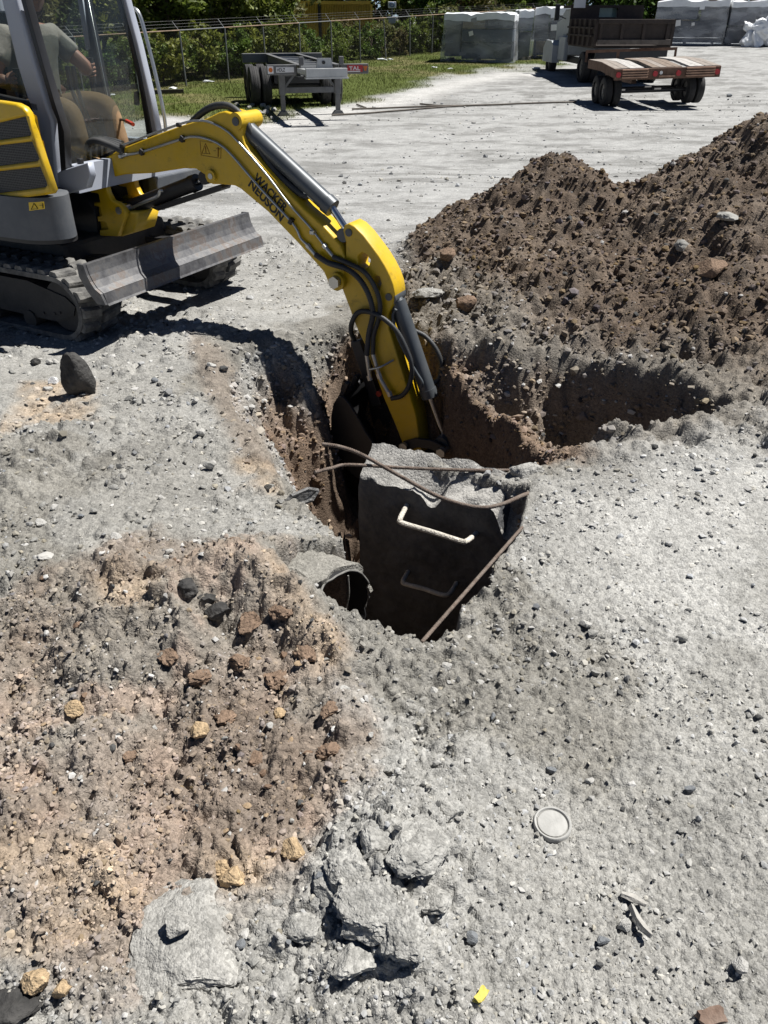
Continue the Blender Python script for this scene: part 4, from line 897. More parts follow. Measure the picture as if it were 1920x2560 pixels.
MB().tube([a+V((0, .03, .0)), a*.5+b*.5, b+V((0, .01, .004)), b+V((.012, 0, -.005)), b*.5+c*.5, c, c+V((.02, .06, 0)), c+V((.02, .14, 0))], .0105, 10).build('step_rung', GALV, wl, True)
# rebar
def rebar(pts, r, label, n=10):
    m = MB(); m.tube(pts, r, n, .10, .010)
    o = m.build('rebar', RUST, None, True, R(80)); return tag(o, label, 'rebar')
q = [G(805, 1110, .10), G(850, 1117, .09), G(905, 1137, .075), G(1000, 1190, .055), G(1100, 1243, .04), G(1190, 1268, .04), G(1250, 1262, .045), G(1308, 1238, .03), G(1330, 1232, -.02)]
rebar(q, .0085, 'rusty rebar bent in a long curve sagging across the top of the broken concrete wall')
q = [G(787, 1181, .07), G(830, 1170, .06), G(872, 1162, .05), G(1000, 1169, .03), G(1150, 1175, .02), G(1288, 1176, .005), G(1310, 1177, -.02)]
rebar(q, .0075, 'thin dark rebar lying nearly straight along the top of the concrete wall')
q = [G(1306, 1318, .03), G(1180, 1462, .035), G(1054, 1606, .03)]
rebar(q, .0068, 'straight ribbed rebar leaning diagonally across the mouth of the dark hole')
# culvert pipe opening on the left of the hole
PIPEM = pm('black_plastic_pipe', (.010, .010, .011), .7, 0, .2, 10, 0, 0, .0)
PIPEO = pm('dusty_pipe_rim', (.20, .195, .18), .9, 0, .3, 18, .2, 80)
ax = V((.80, -.60, 0)); sd_ = V((.60, .80, 0)); ec = V((-.205, 2.215, -.205)); rp = .195
cp = empty('culvert_pipe', (ec.x, ec.y, ec.z), 0, 'torn black culvert pipe with dusty crust opening into the left side of the hole', 'pipe')
def pipe_shell(r0, r1, l0, l1, a0, a1, nz, seed, jag=0.0):
    m = MB(); bm = m.bm; na, nl = 40, 10; gi = {}; go = {}
    for i in range(na+1):
        a = a0+(a1-a0)*i/na
        for j in range(nl+1):
            l = l0+(l1-l0)*j/nl
            if j == nl: l += jag*mnoise.noise(V((a*3, seed, 1)))
            d = sd_*math.sin(a)+V((0, 0, 1))*math.cos(a)
            k = nz*mnoise.noise(V((a*6, l*22, seed)))+nz*.6*mnoise.noise(V((a*17, l*60, seed+3)))
            dn = V((0, 0, -.05*max(0, math.sin(a*1.0))*0))
            gi[i, j] = bm.verts.new(d*r0-ax*(-l)+dn); go[i, j] = bm.verts.new(d*(r1+abs(k) if nz else r1)+ax*l+dn)
    for i in range(na):
        for j in range(nl):
            bm.faces.new((gi[i, j], gi[i, j+1], gi[i+1, j+1], gi[i+1, j])); bm.faces.new((go[i, j], go[i+1, j], go[i+1, j+1], go[i, j+1]))
        bm.faces.new((gi[i, nl], go[i, nl], go[i+1, nl], gi[i+1, nl])); bm.faces.new((gi[i, 0], gi[i+1, 0], go[i+1, 0], go[i, 0]))
    return m
pipe_shell(rp, rp+.006, -.55, .03, -math.pi, math.pi, 0, 2, .03).build('barrel', PIPEM, cp, True)
m = MB(); bm = m.bm
cs = [bm.verts.new(-ax*.5+(sd_*math.sin(2*math.pi*k/24)+V((0, 0, 1))*math.cos(2*math.pi*k/24))*rp) for k in range(24)]; bm.faces.new(cs); m.build('end_wall', PIPEM, cp)  # black disc added to keep the inside of the barrel dark
crust = pipe_shell(rp+.006, rp+.018, -.50, .012, -1.9, 1.7, .040, 5, .04).build('soil_crust', soil_mat('crust_soil', False, (.25, .24, .215)), cp, True)
m = MB(); m.tube([sd_*math.sin(a)*(rp+.008)+V((0, 0, math.cos(a)*(rp+.008)))+ax*(.03+.03*mnoise.noise(V((a*3, 2, 1)))) for a in [-2.0+3.9*k/30 for k in range(31)]], .004, 6).build('torn_rim', PIPEO, cp, True)
m = MB(); m.tube([V((0, 0, 0))+sd_*.08+V((0, 0, .165))+ax*.03, sd_*.075+V((0, 0, .08))+ax*.035, sd_*.07+V((0, 0, .0))+ax*.02], .0035, 6).build('hanging_strip', PIPEO, cp, True)
m = MB(); m.tube([sd_*-.12+V((0, 0, .12))+ax*.04, sd_*-.115+V((0, 0, .06))+ax*.06, sd_*-.11+V((0, 0, .02))+ax*.05], .004, 6).build('hanging_strip', PIPEO, cp, True)
# torn liner sheet at the head of the hole
m = MB(); P = [G(708, 1262, .0), G(728, 1240, .03), G(770, 1222, .03), G(795, 1226, .01), G(780, 1250, -.02), G(745, 1262, -.03)]
for i in range(len(P)): m.tube([P[i], P[(i+1) % len(P)]], .009, 6)
tp = [m.bm.verts.new(p+V((0, 0, .004*mnoise.noise(p*30)))) for p in P]; m.bm.faces.new(tp)
o = m.build('torn_liner', pm('torn_sheet', (.10, .10, .10), .5, 0, .4, 30, .6, 60, .5), None, True); tag(o, 'torn dark plastic sheet edge sticking out beside the trench', 'sheet')

# ------------------------------------------------------------------ stones
def rock_mesh(name, seed, sub=2, dims=(1, .8, .6), rough=.22, facets=7):
    bm = bmesh.new(); bmesh.ops.create_icosphere(bm, subdivisions=sub, radius=1.0); rr = random.Random(seed)
    planes = [(V((rr.gauss(0, 1), rr.gauss(0, 1), rr.gauss(0, 1))).normalized(), rr.uniform(.50, .86)) for _ in range(facets)]
    off = V((seed*3.1, seed*1.7, 0))
    for v in bm.verts:
        c = v.co.copy()
        for nrm, dd in planes:
            e = c.dot(nrm)-dd
            if e > 0: c -= nrm*e
        c *= 1+rough*(.6*mnoise.noise(c*1.6+off)+.4*mnoise.noise(c*3.7+off)+.3*mnoise.noise(c*8+off)+(.20*mnoise.noise(c*17+off)+.10*mnoise.noise(c*34+off) if sub > 3 else 0))
        v.co = V((c.x*dims[0], c.y*dims[1], c.z*dims[2]))
    me = bpy.data.meshes.new(name); bm.to_mesh(me); bm.free(); return me
def stone_mat(name, col, var=.25):
    m = pm(name, col, .9, 0, var, 3.0, .5, 9, .0, spec=.2); t = m.node_tree
    return m
ST = [stone_mat('stone_grey', (.30, .295, .275)), stone_mat('stone_pale', (.42, .41, .385)), stone_mat('stone_blue_grey', (.20, .21, .22)), stone_mat('stone_tan', (.38, .28, .18)), stone_mat('stone_dark', (.10, .095, .085)), stone_mat('stone_brown', (.22, .15, .105))]
protos = {}
for mi in range(6):
    for k in range(5):
        me = rock_mesh('stone', mi*7+k, 2, (1, random.uniform(.65, .95), random.uniform(.45, .75)), .13, 13); me.materials.append(ST[mi]); protos[mi, k] = me
def put_stone(x, y, r, mi, label=None, group=None, name='stone', cat='stone', sink=.25, z=None, rz=None):
    o = bpy.data.objects.new(name, protos[mi, random.randrange(5)]); COL.objects.link(o)
    o.location = (x, y, (tz(x, y) if z is None else z)+r*(.55-sink)); o.scale = (r, r, r)
    o.rotation_euler = (random.uniform(-.3, .3), random.uniform(-.3, .3), random.uniform(0, 6.28) if rz is None else rz)
    return tag(o, label, cat, group)
names = ['grey', 'pale grey', 'blue grey', 'tan', 'dark', 'brown']
# stones one can pick out, spread over the ground in view
cand = []
rg = random.Random(11)
while len(cand) < 1500:
    zone = rg.random(); px_, py_ = (rg.uniform(560, 1200), rg.uniform(1640, 2600)) if zone < .34 else ((rg.uniform(-20, 700), rg.uniform(880, 1480)) if zone < .58 else (rg.uniform(-20, 1940), rg.uniform(900, 2600)))
    cand.append((px_, py_))
cx_ = np.array([G(a, b).x for a, b in cand]); cy_ = np.array([G(a, b).y for a, b in cand])
cz, cc, info = terrain(cx_, cy_, True)
cnt = 0
for i, (px_, py_) in enumerate(cand):
    if cnt >= 262: break
    if info['drop'][i] > .03: continue
    depth = cy_[i]*math.cos(PITCH)+(CH-cz[i])*math.sin(PITCH)
    rpx = (6.6 if 560 < px_ < 1200 and py_ > 1640 else 5.2)*math.exp(rg.gauss(.45, .45)); r = min(.032, rpx*depth/FPX*1.0)
    if info['right'][i] > .6 and rg.random() < .2: continue
    if info['brown'][i] > .5: mi = rg.choice([3, 5, 5, 3, 0, 1])
    elif info['mound'][i] > .4: mi = rg.choice([4, 5, 0])
    else: mi = rg.choice([0, 0, 0, 1, 1, 1, 1, 2, 4 if px_ < 800 and rg.random() < .25 else 0])
    put_stone(cx_[i], cy_[i], r, mi, f'loose {names[mi]} stone lying on the ground', f'loose {names[mi]} stones on the ground', z=cz[i]); cnt += 1
# the uncounted gravel: one mesh
def ico():
    bm = bmesh.new(); bmesh.ops.create_icosphere(bm, subdivisions=1, radius=1.0); bm.verts.ensure_lookup_table()
    Vv = np.array([v.co[:] for v in bm.verts]); Ff = np.array([[q.index for q in f.verts] for f in bm.faces]); bm.free(); return Vv, Ff
IV, IF = ico()      # 12 verts, 20 faces
rn = np.random.default_rng(5)
def gravel(name, n, sampler, rlo, rhi, cols, label=None):
    x, y, keep_r = sampler(n); z, c, inf = terrain(x, y, True)
    k = (inf['drop'] < .9); x, y, z, c = x[k], y[k], z[k], c[k]; keep_r = keep_r[k]; n = len(x)
    r = keep_r
    sc = np.stack([np.ones(n), rn.uniform(.6, 1, n), rn.uniform(.4, .85, n)], 1)*r[:, None]
    jit = 1+rn.uniform(-.42, .36, (n, len(IV), 1))
    vv = IV[None]*jit*sc[:, None, :]
    a = rn.uniform(0, 6.28, n); b = rn.uniform(-.5, .5, n)
    cb, sb = np.cos(b)[:, None], np.sin(b)[:, None]; X, Y, Z = vv[..., 0], vv[..., 1], vv[..., 2]
    Y, Z = Y*cb-Z*sb, Y*sb+Z*cb
    ca_, sa = np.cos(a)[:, None], np.sin(a)[:, None]; X, Y = X*ca_-Y*sa, X*sa+Y*ca_
    vv = np.stack([X+x[:, None], Y+y[:, None], Z+(z+r*rn.uniform(-.25, .3, n))[:, None]], -1).reshape(-1, 3)
    ff = (IF[None]+(np.arange(n)*len(IV))[:, None, None]).reshape(-1, 3)
    me = bpy.data.meshes.new(name); fast_mesh(me, vv, ff, 3); me.polygons.foreach_set('use_smooth', [False]*len(ff))
    tint = rn.normal(1.22, .22, (n, 1)); hue = rn.normal(0, .03, (n, 1)); cl = np.clip(c*tint+np.concatenate([hue*.3, hue*.1, -hue*.3], 1), .01, .8)
    pal = rn.random(n) < np.where((c[:, 0] > .15) & (c[:, 0]-c[:, 2] < .07), .08, .01); cl[pal] = np.array((.45, .44, .42))*rn.uniform(.8, 1.1, (pal.sum(), 1)); drk = rn.random(n) < .03; cl[drk] = (.08, .08, .078)
    cat = me.color_attributes.new('soil', 'FLOAT_COLOR', 'POINT')
    cat.data.foreach_set('color', np.concatenate([np.repeat(cl, len(IV), 0), np.ones((n*len(IV), 1))], 1).astype(np.float32).ravel())
    m, t, b_ = new_mat(name); q = N(t, 'ShaderNodeVertexColor', layer_name='soil'); t.links.new(q.outputs[0], b_.inputs['Base Color']); b_.inputs['Roughness'].default_value = .95; b_.inputs['Specular IOR Level'].default_value = .15
    o = link(name, me, m); return o
def samp_near(n):
    y = np.exp(rn.uniform(math.log(1.25), math.log(7.9), n))-.7; x = rn.uniform(-.70, .70, n)*(y+.75)
    cl = fbm(x, y, .35, 3, 201)+.5*fbm(x, y, .1, 2, 205)
    right = sstep(.3, .7, x-.12*y); keep = rn.random(n) < np.clip(.50+1.0*cl-.04*right, .14, 1)
    x, y = x[keep], y[keep]; n = len(x)
    r = np.exp(rn.normal(-5.6, .66, n))*np.clip(.55+.33*y, .7, 2.0); r = np.clip(r, .0018, .0055+.0042*y)
    return x, y, r
o = gravel('gravel', 58000, samp_near, 0, 0, None); tag(o, 'loose gravel and small soil crumbs strewn over the ground', 'gravel', kind='stuff')
def samp_mound(n):
    x = rn.uniform(.1, 4.3, n); y = rn.uniform(4.0, 7.4, n); z, c, inf = terrain(x, y, True); keep = rn.random(n) < inf['mound']
    x, y = x[keep], y[keep]; return x, y, np.clip(np.exp(rn.normal(-4.9, .65, len(x))), .003, .030)
o = gravel('soil_clods', 27000, samp_mound, 0, 0, None); tag(o, 'dark crumbly soil clods covering the spoil mound', 'soil', kind='stuff')
def samp_brown(n):
    y = np.exp(rn.uniform(math.log(1.3), math.log(3.4), n))-.6; x = rn.uniform(-.75, .1, n)*(y+.7); z, c, inf = terrain(x, y, True); keep = rn.random(n) < inf['brown']*np.clip(.5+1.2*fbm(x, y, .2, 3, 301), .1, 1)
    x, y = x[keep], y[keep]; return x, y, np.clip(np.exp(rn.normal(-5.65, .55, len(x))), .0018, .011)
o = gravel('brown_crumbs', 34000, samp_brown, 0, 0, None); tag(o, 'brown and tan soil crumbs over the slumped earth', 'soil', kind='stuff')
def samp_yard(n):
    y = np.exp(rn.uniform(math.log(5.5), math.log(26), n)); x = rn.uniform(-.62, .62, n)*(y+.8); z, c, inf = terrain(x, y, True); keep = (inf['mound'] < .1) & (c[:, 0]-c[:, 2] < .06) & (rn.random(n) < np.clip(.5+fbm(x, y, 1.5, 3, 311), .1, 1))
    x, y = x[keep], y[keep]; return x, y, np.clip(np.exp(rn.normal(-4.3, .5, len(x)))*(.5+.05*y), .005, .05)
o = gravel('yard_stones', 12000, samp_yard, 0, 0, None); tag(o, 'small loose stones scattered over the pale yard', 'gravel', kind='stuff')
# clumps of soil on the pit sides
def samp_pit(n):
    x = rn.uniform(-.9, 1.9, n); y = rn.uniform(2.5, 5.0, n); z, c, inf = terrain(x, y, True); keep = (inf['drop'] > .05) & (inf['drop'] < .85)
    x, y = x[keep], y[keep]; return x, y, np.clip(np.exp(rn.normal(-4.65, .5, len(x))), .004, .045)
o = gravel('pit_crumbs', 18000, samp_pit, 0, 0, None); tag(o, 'brown soil crumbs lying on the sides of the pit', 'soil', kind='stuff')

# ------------------------------------------------------------------ single lumps
def lump(name, px_, py_, dims, seed, mat, label, cat, rot=(0, 0, 0), lift=.3, rough=.22, facets=8, sub=4):
    me = rock_mesh(name, seed, sub, dims, rough, facets); me.materials.append(mat); me.polygons.foreach_set('use_smooth', [True]*len(me.polygons)); sharp_by_angle(me, R(38))
    o = bpy.data.objects.new(name, me); COL.objects.link(o); p = on_ground(px_, py_); o.location = (p.x, p.y, p.z+dims[2]*lift); o.rotation_euler = rot
    return tag(o, label, cat)
CLOD = soil_mat('clod_soil', False, (.31, .304, .284)); SLAB = soil_mat('slab_concrete', False, (.32, .312, .29)); ASPH = pm('asphalt', (.028, .027, .026), .85, 0, .5, 14, .8, 40, .35, (.20, .19, .175), 5)
BRCL = soil_mat('brown_clod', False, (.20, .14, .10)); TANR = soil_mat('tan_clod', False, (.42, .31, .19))
lump('concrete_chunk', 478, 2370, (.135, .19, .036), 3, SLAB, 'flat pale slab of broken concrete lying in the rubble', 'concrete', (.05, -.04, .1), .32, .16, 12, 5)
lump('concrete_chunk', 455, 2345, (.035, .026, .018), 5, SLAB, 'small concrete bit resting on the flat pale slab', 'concrete', (0, 0, .4), 3.2)
chunks = [(930, 2270, .085, 'largest broken grey chunk beside a deep black gap'), (1015, 2335, .065, 'angular grey chunk leaning on the largest broken chunk'), (870, 2185, .062, 'grey chunk with a smooth sloping face above a thin stick'), (1045, 2125, .080, 'broad crumbly chunk between the hole and the round lid'), (955, 2105, .055, 'blocky grey chunk wedged beside the broad crumbly one'), (885, 2400, .055, 'low grey chunk below the black gap'), (1085, 2245, .050, 'small angular chunk on the lid side of the rubble'), (765, 2310, .055, 'grey chunk just right of the flat pale slab'), (690, 2470, .050, 'half-buried grey chunk below the flat pale slab'), (1000, 2440, .045, 'little grey chunk at the rubble foot near the yellow fragment'), (985, 1905, .042, 'fist-sized grey lump at the edge of the brown soil'), (810, 2215, .045, 'grey chunk against the tan rocks'), (1120, 2030, .04, 'small broken chunk near the rim of the round lid')]
for k, (a, b, s_, lb) in enumerate(chunks):
    lump('soil_chunk', a, b, (s_, s_*.82, s_*.42), 400+k*3, CLOD, lb, 'soil', (random.uniform(-.35, .35), random.uniform(-.35, .35), k*1.3), -.02, .26, 8, 5 if s_ > .06 else 4)
lump('asphalt_chunk', 200, 975, (.085, .062, .15), 34, ASPH, 'black asphalt chunk standing on end in front of the track', 'asphalt', (.08, -.16, .3), .42, .12, 6, 4)
lump('asphalt_chunk', 90, 912, (.035, .03, .025), 37, ASPH, 'small black asphalt crumb beside a white stone', 'asphalt', (0, 0, 0), .5)
lump('asphalt_chunk', 25, 2535, (.065, .045, .03), 41, ASPH, 'large black asphalt piece at the foot of the brown slope', 'asphalt', (0, .2, .2), .3)
lump('asphalt_chunk', 545, 1545, (.05, .03, .022), 43, ASPH, 'flat dark slab fragment half buried in brown soil', 'asphalt', (.3, -.3, .2), .5)
lump('asphalt_chunk', 470, 1480, (.045, .035, .03), 47, ASPH, 'black broken asphalt lump among pale rubble', 'asphalt', (.1, .2, 1.2), .4)
lump('asphalt_chunk', 520, 1500, (.03, .025, .02), 48, ASPH, 'little black asphalt bit next to a larger lump', 'asphalt', (.1, .2, .2), .4)
lump('concrete_chunk', 115, 1395, (.032, .022, .012), 53, ST[1], 'whitish flat stone with a rough edge on grey dirt', 'stone', (0, .1, .2), .5)
lump('concrete_chunk', 135, 958, (.028, .022, .025), 59, pm('white_stone', (.62, .62, .62), .8, 0, .1), 'bright white stone beside the black asphalt crumb', 'stone', (0, 0, 0), .4)
lump('brown_rock', 1115, 650, (.07, .06, .055), 61, BRCL, 'brown soil rock at the toe of the mound', 'rock', (0, 0, .4), .4); lump('brown_rock', 1070, 740, (.10, .07, .04), 67, CLOD, 'flat grey rock slab by the foot of the mound', 'rock', (0, 0, .2), .4)
lump('brown_rock', 1165, 765, (.075, .065, .06), 71, BRCL, 'rounded brown boulder between the stick and the mound', 'rock', (0, 0, 1), .4)
lump('pale_rock', 1705, 620, (.06, .05, .04), 73, ST[0], 'pale round rock set in the dark mound face', 'rock', (0, 0, 1), .3); lump('pale_rock', 1820, 545, (.085, .05, .03), 79, ST[0], 'pale flat rock high on the dark mound', 'rock', (.2, .1, .3), .4)
lump('dark_rock', 1770, 680, (.13, .09, .07), 83, BRCL, 'dark angular block sticking out of the mound slope', 'rock', (.1, .1, .3), .3, .08, 9)
lump('soil_lump', 1318, 1180, (.075, .05, .045), 89, SLAB, 'broken concrete knob capping the right end of the wall', 'concrete', (0, 0, .3), .2)
for (a, b, s_) in ((585, 2200, .035), (555, 2170, .025), (95, 2455, .032), (160, 2480, .026), (735, 2130, .03), (500, 1835, .028), (190, 1780, .03), (700, 1790, .02)):
    lump('tan_rock', a, b, (s_, s_*.9, s_*.75), a, TANR, 'crumbly tan rock on the brown soil', 'rock')['group'] = 'tan rocks on the brown soil'
for (a, b, s_) in ((600, 1660, .05), (690, 1700, .055), (420, 1640, .05), (560, 1800, .04), (620, 1560, .06), (700, 1530, .055), (760, 1640, .05), (830, 1780, .045), (500, 1700, .045), (330, 1900, .04), (820, 1880, .04), (640, 1900, .035)):
    lump('brown_clod', a, b, (s_*.8, s_*.62, s_*.42), a+3, BRCL, 'brown soil clod on the slumped brown earth', 'soil', (0, 0, a), .15, .45, 6, 4)['group'] = 'brown clods on the slumped earth'
# round lid
LID = pm('dusty_lid', (.36, .355, .335), .8, 0, .15, 25, .15, 60)
p = on_ground(1380, 2065); ld = empty('round_lid', (p.x, p.y, p.z+.004), .3, 'round dusty lid with a raised rim lying flat in the gravel', 'lid'); ld.rotation_euler = (.03, -.02, .3)
def ring(m, prof, n=48):
    bm = m.bm; rs = [[bm.verts.new((r*math.cos(2*math.pi*k/n), r*math.sin(2*math.pi*k/n), z)) for k in range(n)] for r, z in prof]
    for A_, C_ in zip(rs, rs[1:]):
        for k in range(n): bm.faces.new((A_[k], A_[(k+1) % n], C_[(k+1) % n], C_[k]))
    return rs
m = MB(); rs = ring(m, [(.047, -.01), (.047, .006), (.0445, .0085), (.041, .0075), (.0395, .003), (.038, .0015)]); m.build('rim', LID, ld, True, R(50))
m = MB(); rs = ring(m, [(.0378, .0012), (.036, .0052), (.034, .0056)]); m.bm.faces.new(rs[-1]); m.build('disc', LID, ld, True, R(50))
def shard(name, px_, py_, dims, rot, mat, label, cat, seed):
    rr = random.Random(seed); m = MB(); m.box((0, 0, 0), dims)
    bmesh.ops.subdivide_edges(m.bm, edges=m.bm.edges[:], cuts=2, use_grid_fill=True)
    for v in m.bm.verts: v.co += V([rr.uniform(-.10, .10)*d for d in dims])
    o = m.build(name, mat); p = on_ground(px_, py_); o.location = (p.x, p.y, p.z+dims[2]*.45); o.rotation_euler = rot; return tag(o, label, cat)
shard('yellow_fragment', 1203, 2492, (.036, .016, .012), (.1, .25, .95), pm('yellow_paint', (.55, .45, .07), .7, 0, .3, 20, .3, 60, .3), 'small bright yellow fragment among the gravel', 'fragment', 3)
WOOD = pm('grey_driftwood', (.36, .345, .315), .85, 0, .3, 12, .4, 60)
def splinter(pts, wd, th, label):
    P = [on_ground(a, b)+V((0, 0, .006+.006*k)) for k, (a, b) in enumerate(pts)]
    m = MB(); bm = m.bm; rg_ = []
    for i, q in enumerate(P):
        t = (P[min(i+1, len(P)-1)]-P[max(0, i-1)]).normalized(); s_ = t.cross(V((0, 0, 1))).normalized(); w_ = wd*(1 if 0 < i < len(P)-1 else .55)
        rg_.append([bm.verts.new(q+s_*w_), bm.verts.new(q+V((0, 0, th))+s_*w_*.3), bm.verts.new(q-s_*w_+V((0, 0, th*.4))), bm.verts.new(q-V((0, 0, th*.5)))])
    for A_, C_ in zip(rg_, rg_[1:]):
        for k in range(4): bm.faces.new((A_[k], A_[(k+1) % 4], C_[(k+1) % 4], C_[k]))
    bm.faces.new(rg_[0]); bm.faces.new(rg_[-1]); o = m.build('wood_splinter', WOOD); return tag(o, label, 'wood')
splinter([(1575, 2272), (1590, 2310), (1605, 2335), (1622, 2358)], .010, .012, 'curled grey wood splinter beside a smooth pale stone')
splinter([(1552, 2240), (1580, 2258), (1612, 2275)], .011, .006, 'short flat grey wood chip next to a curled splinter')
splinter([(880, 2165), (905, 2158), (935, 2140)], .006, .006, 'thin grey stick poking out under the smooth lump')
shard('brick_fragment', 1775, 2548, (.050, .026, .018), (.1, -.1, .2), pm('brick_brown', (.17, .11, .08), .9, 0, .3, 20, .4, 60, .4), 'brown brick fragment on the pale gravel', 'brick', 5)
for (a, b, s_, mi, lb) in ((1558, 2322, .022, 1, 'smooth pale egg-shaped stone touching the curled splinter'), (1505, 2358, .018, 2, 'dark speckled blue grey stone left of the pale egg-shaped one'), (1845, 2420, .022, 1, 'big pale pointed stone alone on the packed gravel'), (1722, 1978, .017, 2, 'dark grey stone casting a sharp shadow on bare packed gravel'), (1472, 1958, .016, 1, 'pale angular stone beside a brown stain'), (1702, 1600, .022, 0, 'single squat grey stone on bare gravel right of the hole')):
    q = on_ground(a, b); put_stone(q.x, q.y, s_, mi, lb, z=q.z, sink=.1)

# ------------------------------------------------------------------ fence
FENCEM = pm('galvanised_fence', (.16, .165, .17), .6, .3, .2, 8); FRUST = pm('rusty_rail', (.24, .17, .12), .7, .3, .4, 3); WIREM = pm('chain_link_wire', (.12, .12, .12), .5, .4, .1)
fA = GF(466, 215); fB = GF(1079, 133); fd = V((fB.x-fA.x, fB.y-fA.y, 0)); FL = fd.length/8; fd.normalize()
def fz(x, y): return float(zfar(y))
FH = at_depth(454, 76, fA.y).z-fA.z
def fp(k): p = fA+fd*(FL*k); return V((p.x, p.y, fz(p.x, p.y)))
fnc = empty('chain_link_fence', tuple(fp(0)), 0, 'long chain-link fence with barbed wire arms in front of the bushes', 'fence'); f0 = fp(0)
K0, K1 = -9, 17
for k in range(K0, K1+1):
    b = fp(k)-f0; lean = V((random.uniform(-.03, .03), 0, 0)) if k != 6 else V((-.12, 0, 0))
    MB().cyl(b+V((0, 0, -.1)), b+lean+V((0, 0, FH)), .028, None, 10).build('post', FENCEM, fnc, True)
    if k % 1 == 0: MB().cyl(b+lean+V((0, 0, FH-.02)), b+lean+V((-.20, .04, FH+.24)), .010, None, 6).build('barb_arm', FENCEM, fnc)
for k in range(K0, K1):
    a = fp(k)-f0; b = fp(k+1)-f0
    MB().cyl(a+V((0, 0, FH)), b+V((0, 0, FH)), .020, None, 8).build('top_rail', FRUST if k % 3 else FENCEM, fnc, True)
    for j, (dx, dz) in enumerate(((-.07, .09), (-.13, .17), (-.20, .25))): MB().cyl(a+V((dx, dx*-.2, FH+dz)), b+V((dx, dx*-.2, FH+dz)), .0025, None, 4).build('barbed_wire', WIREM, fnc)
m = MB(); bm = m.bm
Ltot = FL*(K1-K0); st = .085; nwr = int(Ltot/st)
def flat(a, b, t):
    s_ = V((0, 0, 1)).cross(fd)*t; d = (b-a).normalized(); q = d.cross(V((0, 0, 1)).cross(fd)).normalized()*t
    vs = [bm.verts.new(x) for x in (a+q, a-q, b-q, b+q)]; bm.faces.new(vs)
    vs = [bm.verts.new(x) for x in (a+s_, a-s_, b-s_, b+s_)]; bm.faces.new(vs)
for i in range(nwr):
    s_ = FL*K0+i*st
    for sg in (1, -1):
        a = fA+fd*s_; b = fA+fd*(s_+sg*FH)
        za, zb = fz(0, a.y), fz(0, b.y); flat(V((a.x, a.y, za+.02))-f0, V((b.x, b.y, zb+FH-.01))-f0, .0013)
o = m.build('chain_link_mesh', WIREM, fnc); o['kind'] = 'stuff'

# ------------------------------------------------------------------ trees and shrubs
BARK = pm('bark', (.10, .075, .055), .9, 0, .3, 8, .4, 30)
LEAF = [leaf_mat('leaf_dark', (.07, .11, .02)), leaf_mat('leaf_mid', (.115, .165, .03)), leaf_mat('leaf_light', (.165, .21, .038)), leaf_mat('leaf_olive', (.16, .165, .055))]
def crown_mesh(name, seed, nclump, nleaf, rx, rz, zc, leaf, low=False):
    r = np.random.default_rng(seed)
    d = r.normal(size=(nclump, 3)); d /= np.linalg.norm(d, axis=1)[:, None]; rad = r.uniform(.35, 1, nclump)**.6
    cen = d*rad[:, None]*np.array((rx, rx, rz))*r.uniform(.8, 1.15, (nclump, 1)); cs = r.uniform(.16, .34, nclump)*max(rx, rz)*.75
    ci = r.integers(0, nclump, nleaf); p = cen[ci]+r.normal(size=(nleaf, 3))*cs[ci][:, None]*.5
    p[:, 2] += zc
    if low: p[:, 2] = np.abs(p[:, 2])
    n = r.normal(size=(nleaf, 3)); n[:, 2] += .6; n /= np.linalg.norm(n, axis=1)[:, None]
    t = np.cross(n, r.normal(size=(nleaf, 3))); t /= np.linalg.norm(t, axis=1)[:, None]; b = np.cross(n, t)
    s = r.uniform(.6, 1.3, (nleaf, 1))*leaf
    v = np.stack([p-t*s, p+b*s*.45, p+t*s, p-b*s*.45], 1).reshape(-1, 3)
    me = bpy.data.meshes.new(name); fast_mesh(me, v, np.arange(nleaf*4).reshape(-1, 4), 4); return me
def trunk_mesh(h, r0, seed):
    m = MB(); rg_ = random.Random(seed); p = V((0, 0, -.1)); pts = [p]
    for k in range(5): p = p+V((rg_.uniform(-.1, .1), rg_.uniform(-.1, .1), h/5)); pts.append(p)
    for k in range(5): m.cyl(pts[k], pts[k+1], r0*(1-.13*k), r0*(1-.13*(k+1)), 8)
    for k in range(6):
        a = pts[2+k % 4]; an = rg_.uniform(0, 6.28); m.cyl(a, a+V((math.cos(an)*h*.35, math.sin(an)*h*.35, h*.3)), r0*.4, r0*.15, 6)
    return m.mesh('trunk')
PT = {}
for mi in range(4):
    for k in range(2):
        PT['s', mi, k] = (crown_mesh('crown', 40+mi*5+k, 34, 3400, 1.0, 1.0, 1.0, .085, True), trunk_mesh(1.2, .05, mi+k))
        PT['t', mi, k] = (crown_mesh('crown', 80+mi*5+k, 46, 5200, 1.8, 1.7, 2.9, .13), trunk_mesh(2.6, .12, mi+k+9))
for key, (a, b) in PT.items(): a.materials.append(LEAF[key[1]]); b.materials.append(BARK)
def plant(kind, mi, x, y, sc, label, cat, group, name):
    e = empty(name, (x, y, fz(x, y)), random.uniform(0, 6.28), label, cat, group); e.scale = (sc*random.uniform(.9, 1.15), sc*random.uniform(.9, 1.15), sc)
    a, b = PT[kind, mi, random.randrange(2)]
    for nm, me in (('crown', a), ('trunk', b)): o = bpy.data.objects.new(nm, me); COL.objects.link(o); o.parent = e
    return e
tone = ['dark green', 'mid green', 'bright green', 'olive green']
fn = V((-fd.y, fd.x, 0))
if fn.y < 0: fn = -fn
def px_of(x, y, z):
    dz = z-CH; fw = y*math.cos(PITCH)-dz*math.sin(PITCH); return 960+FPX*x/fw
rt = random.Random(4)
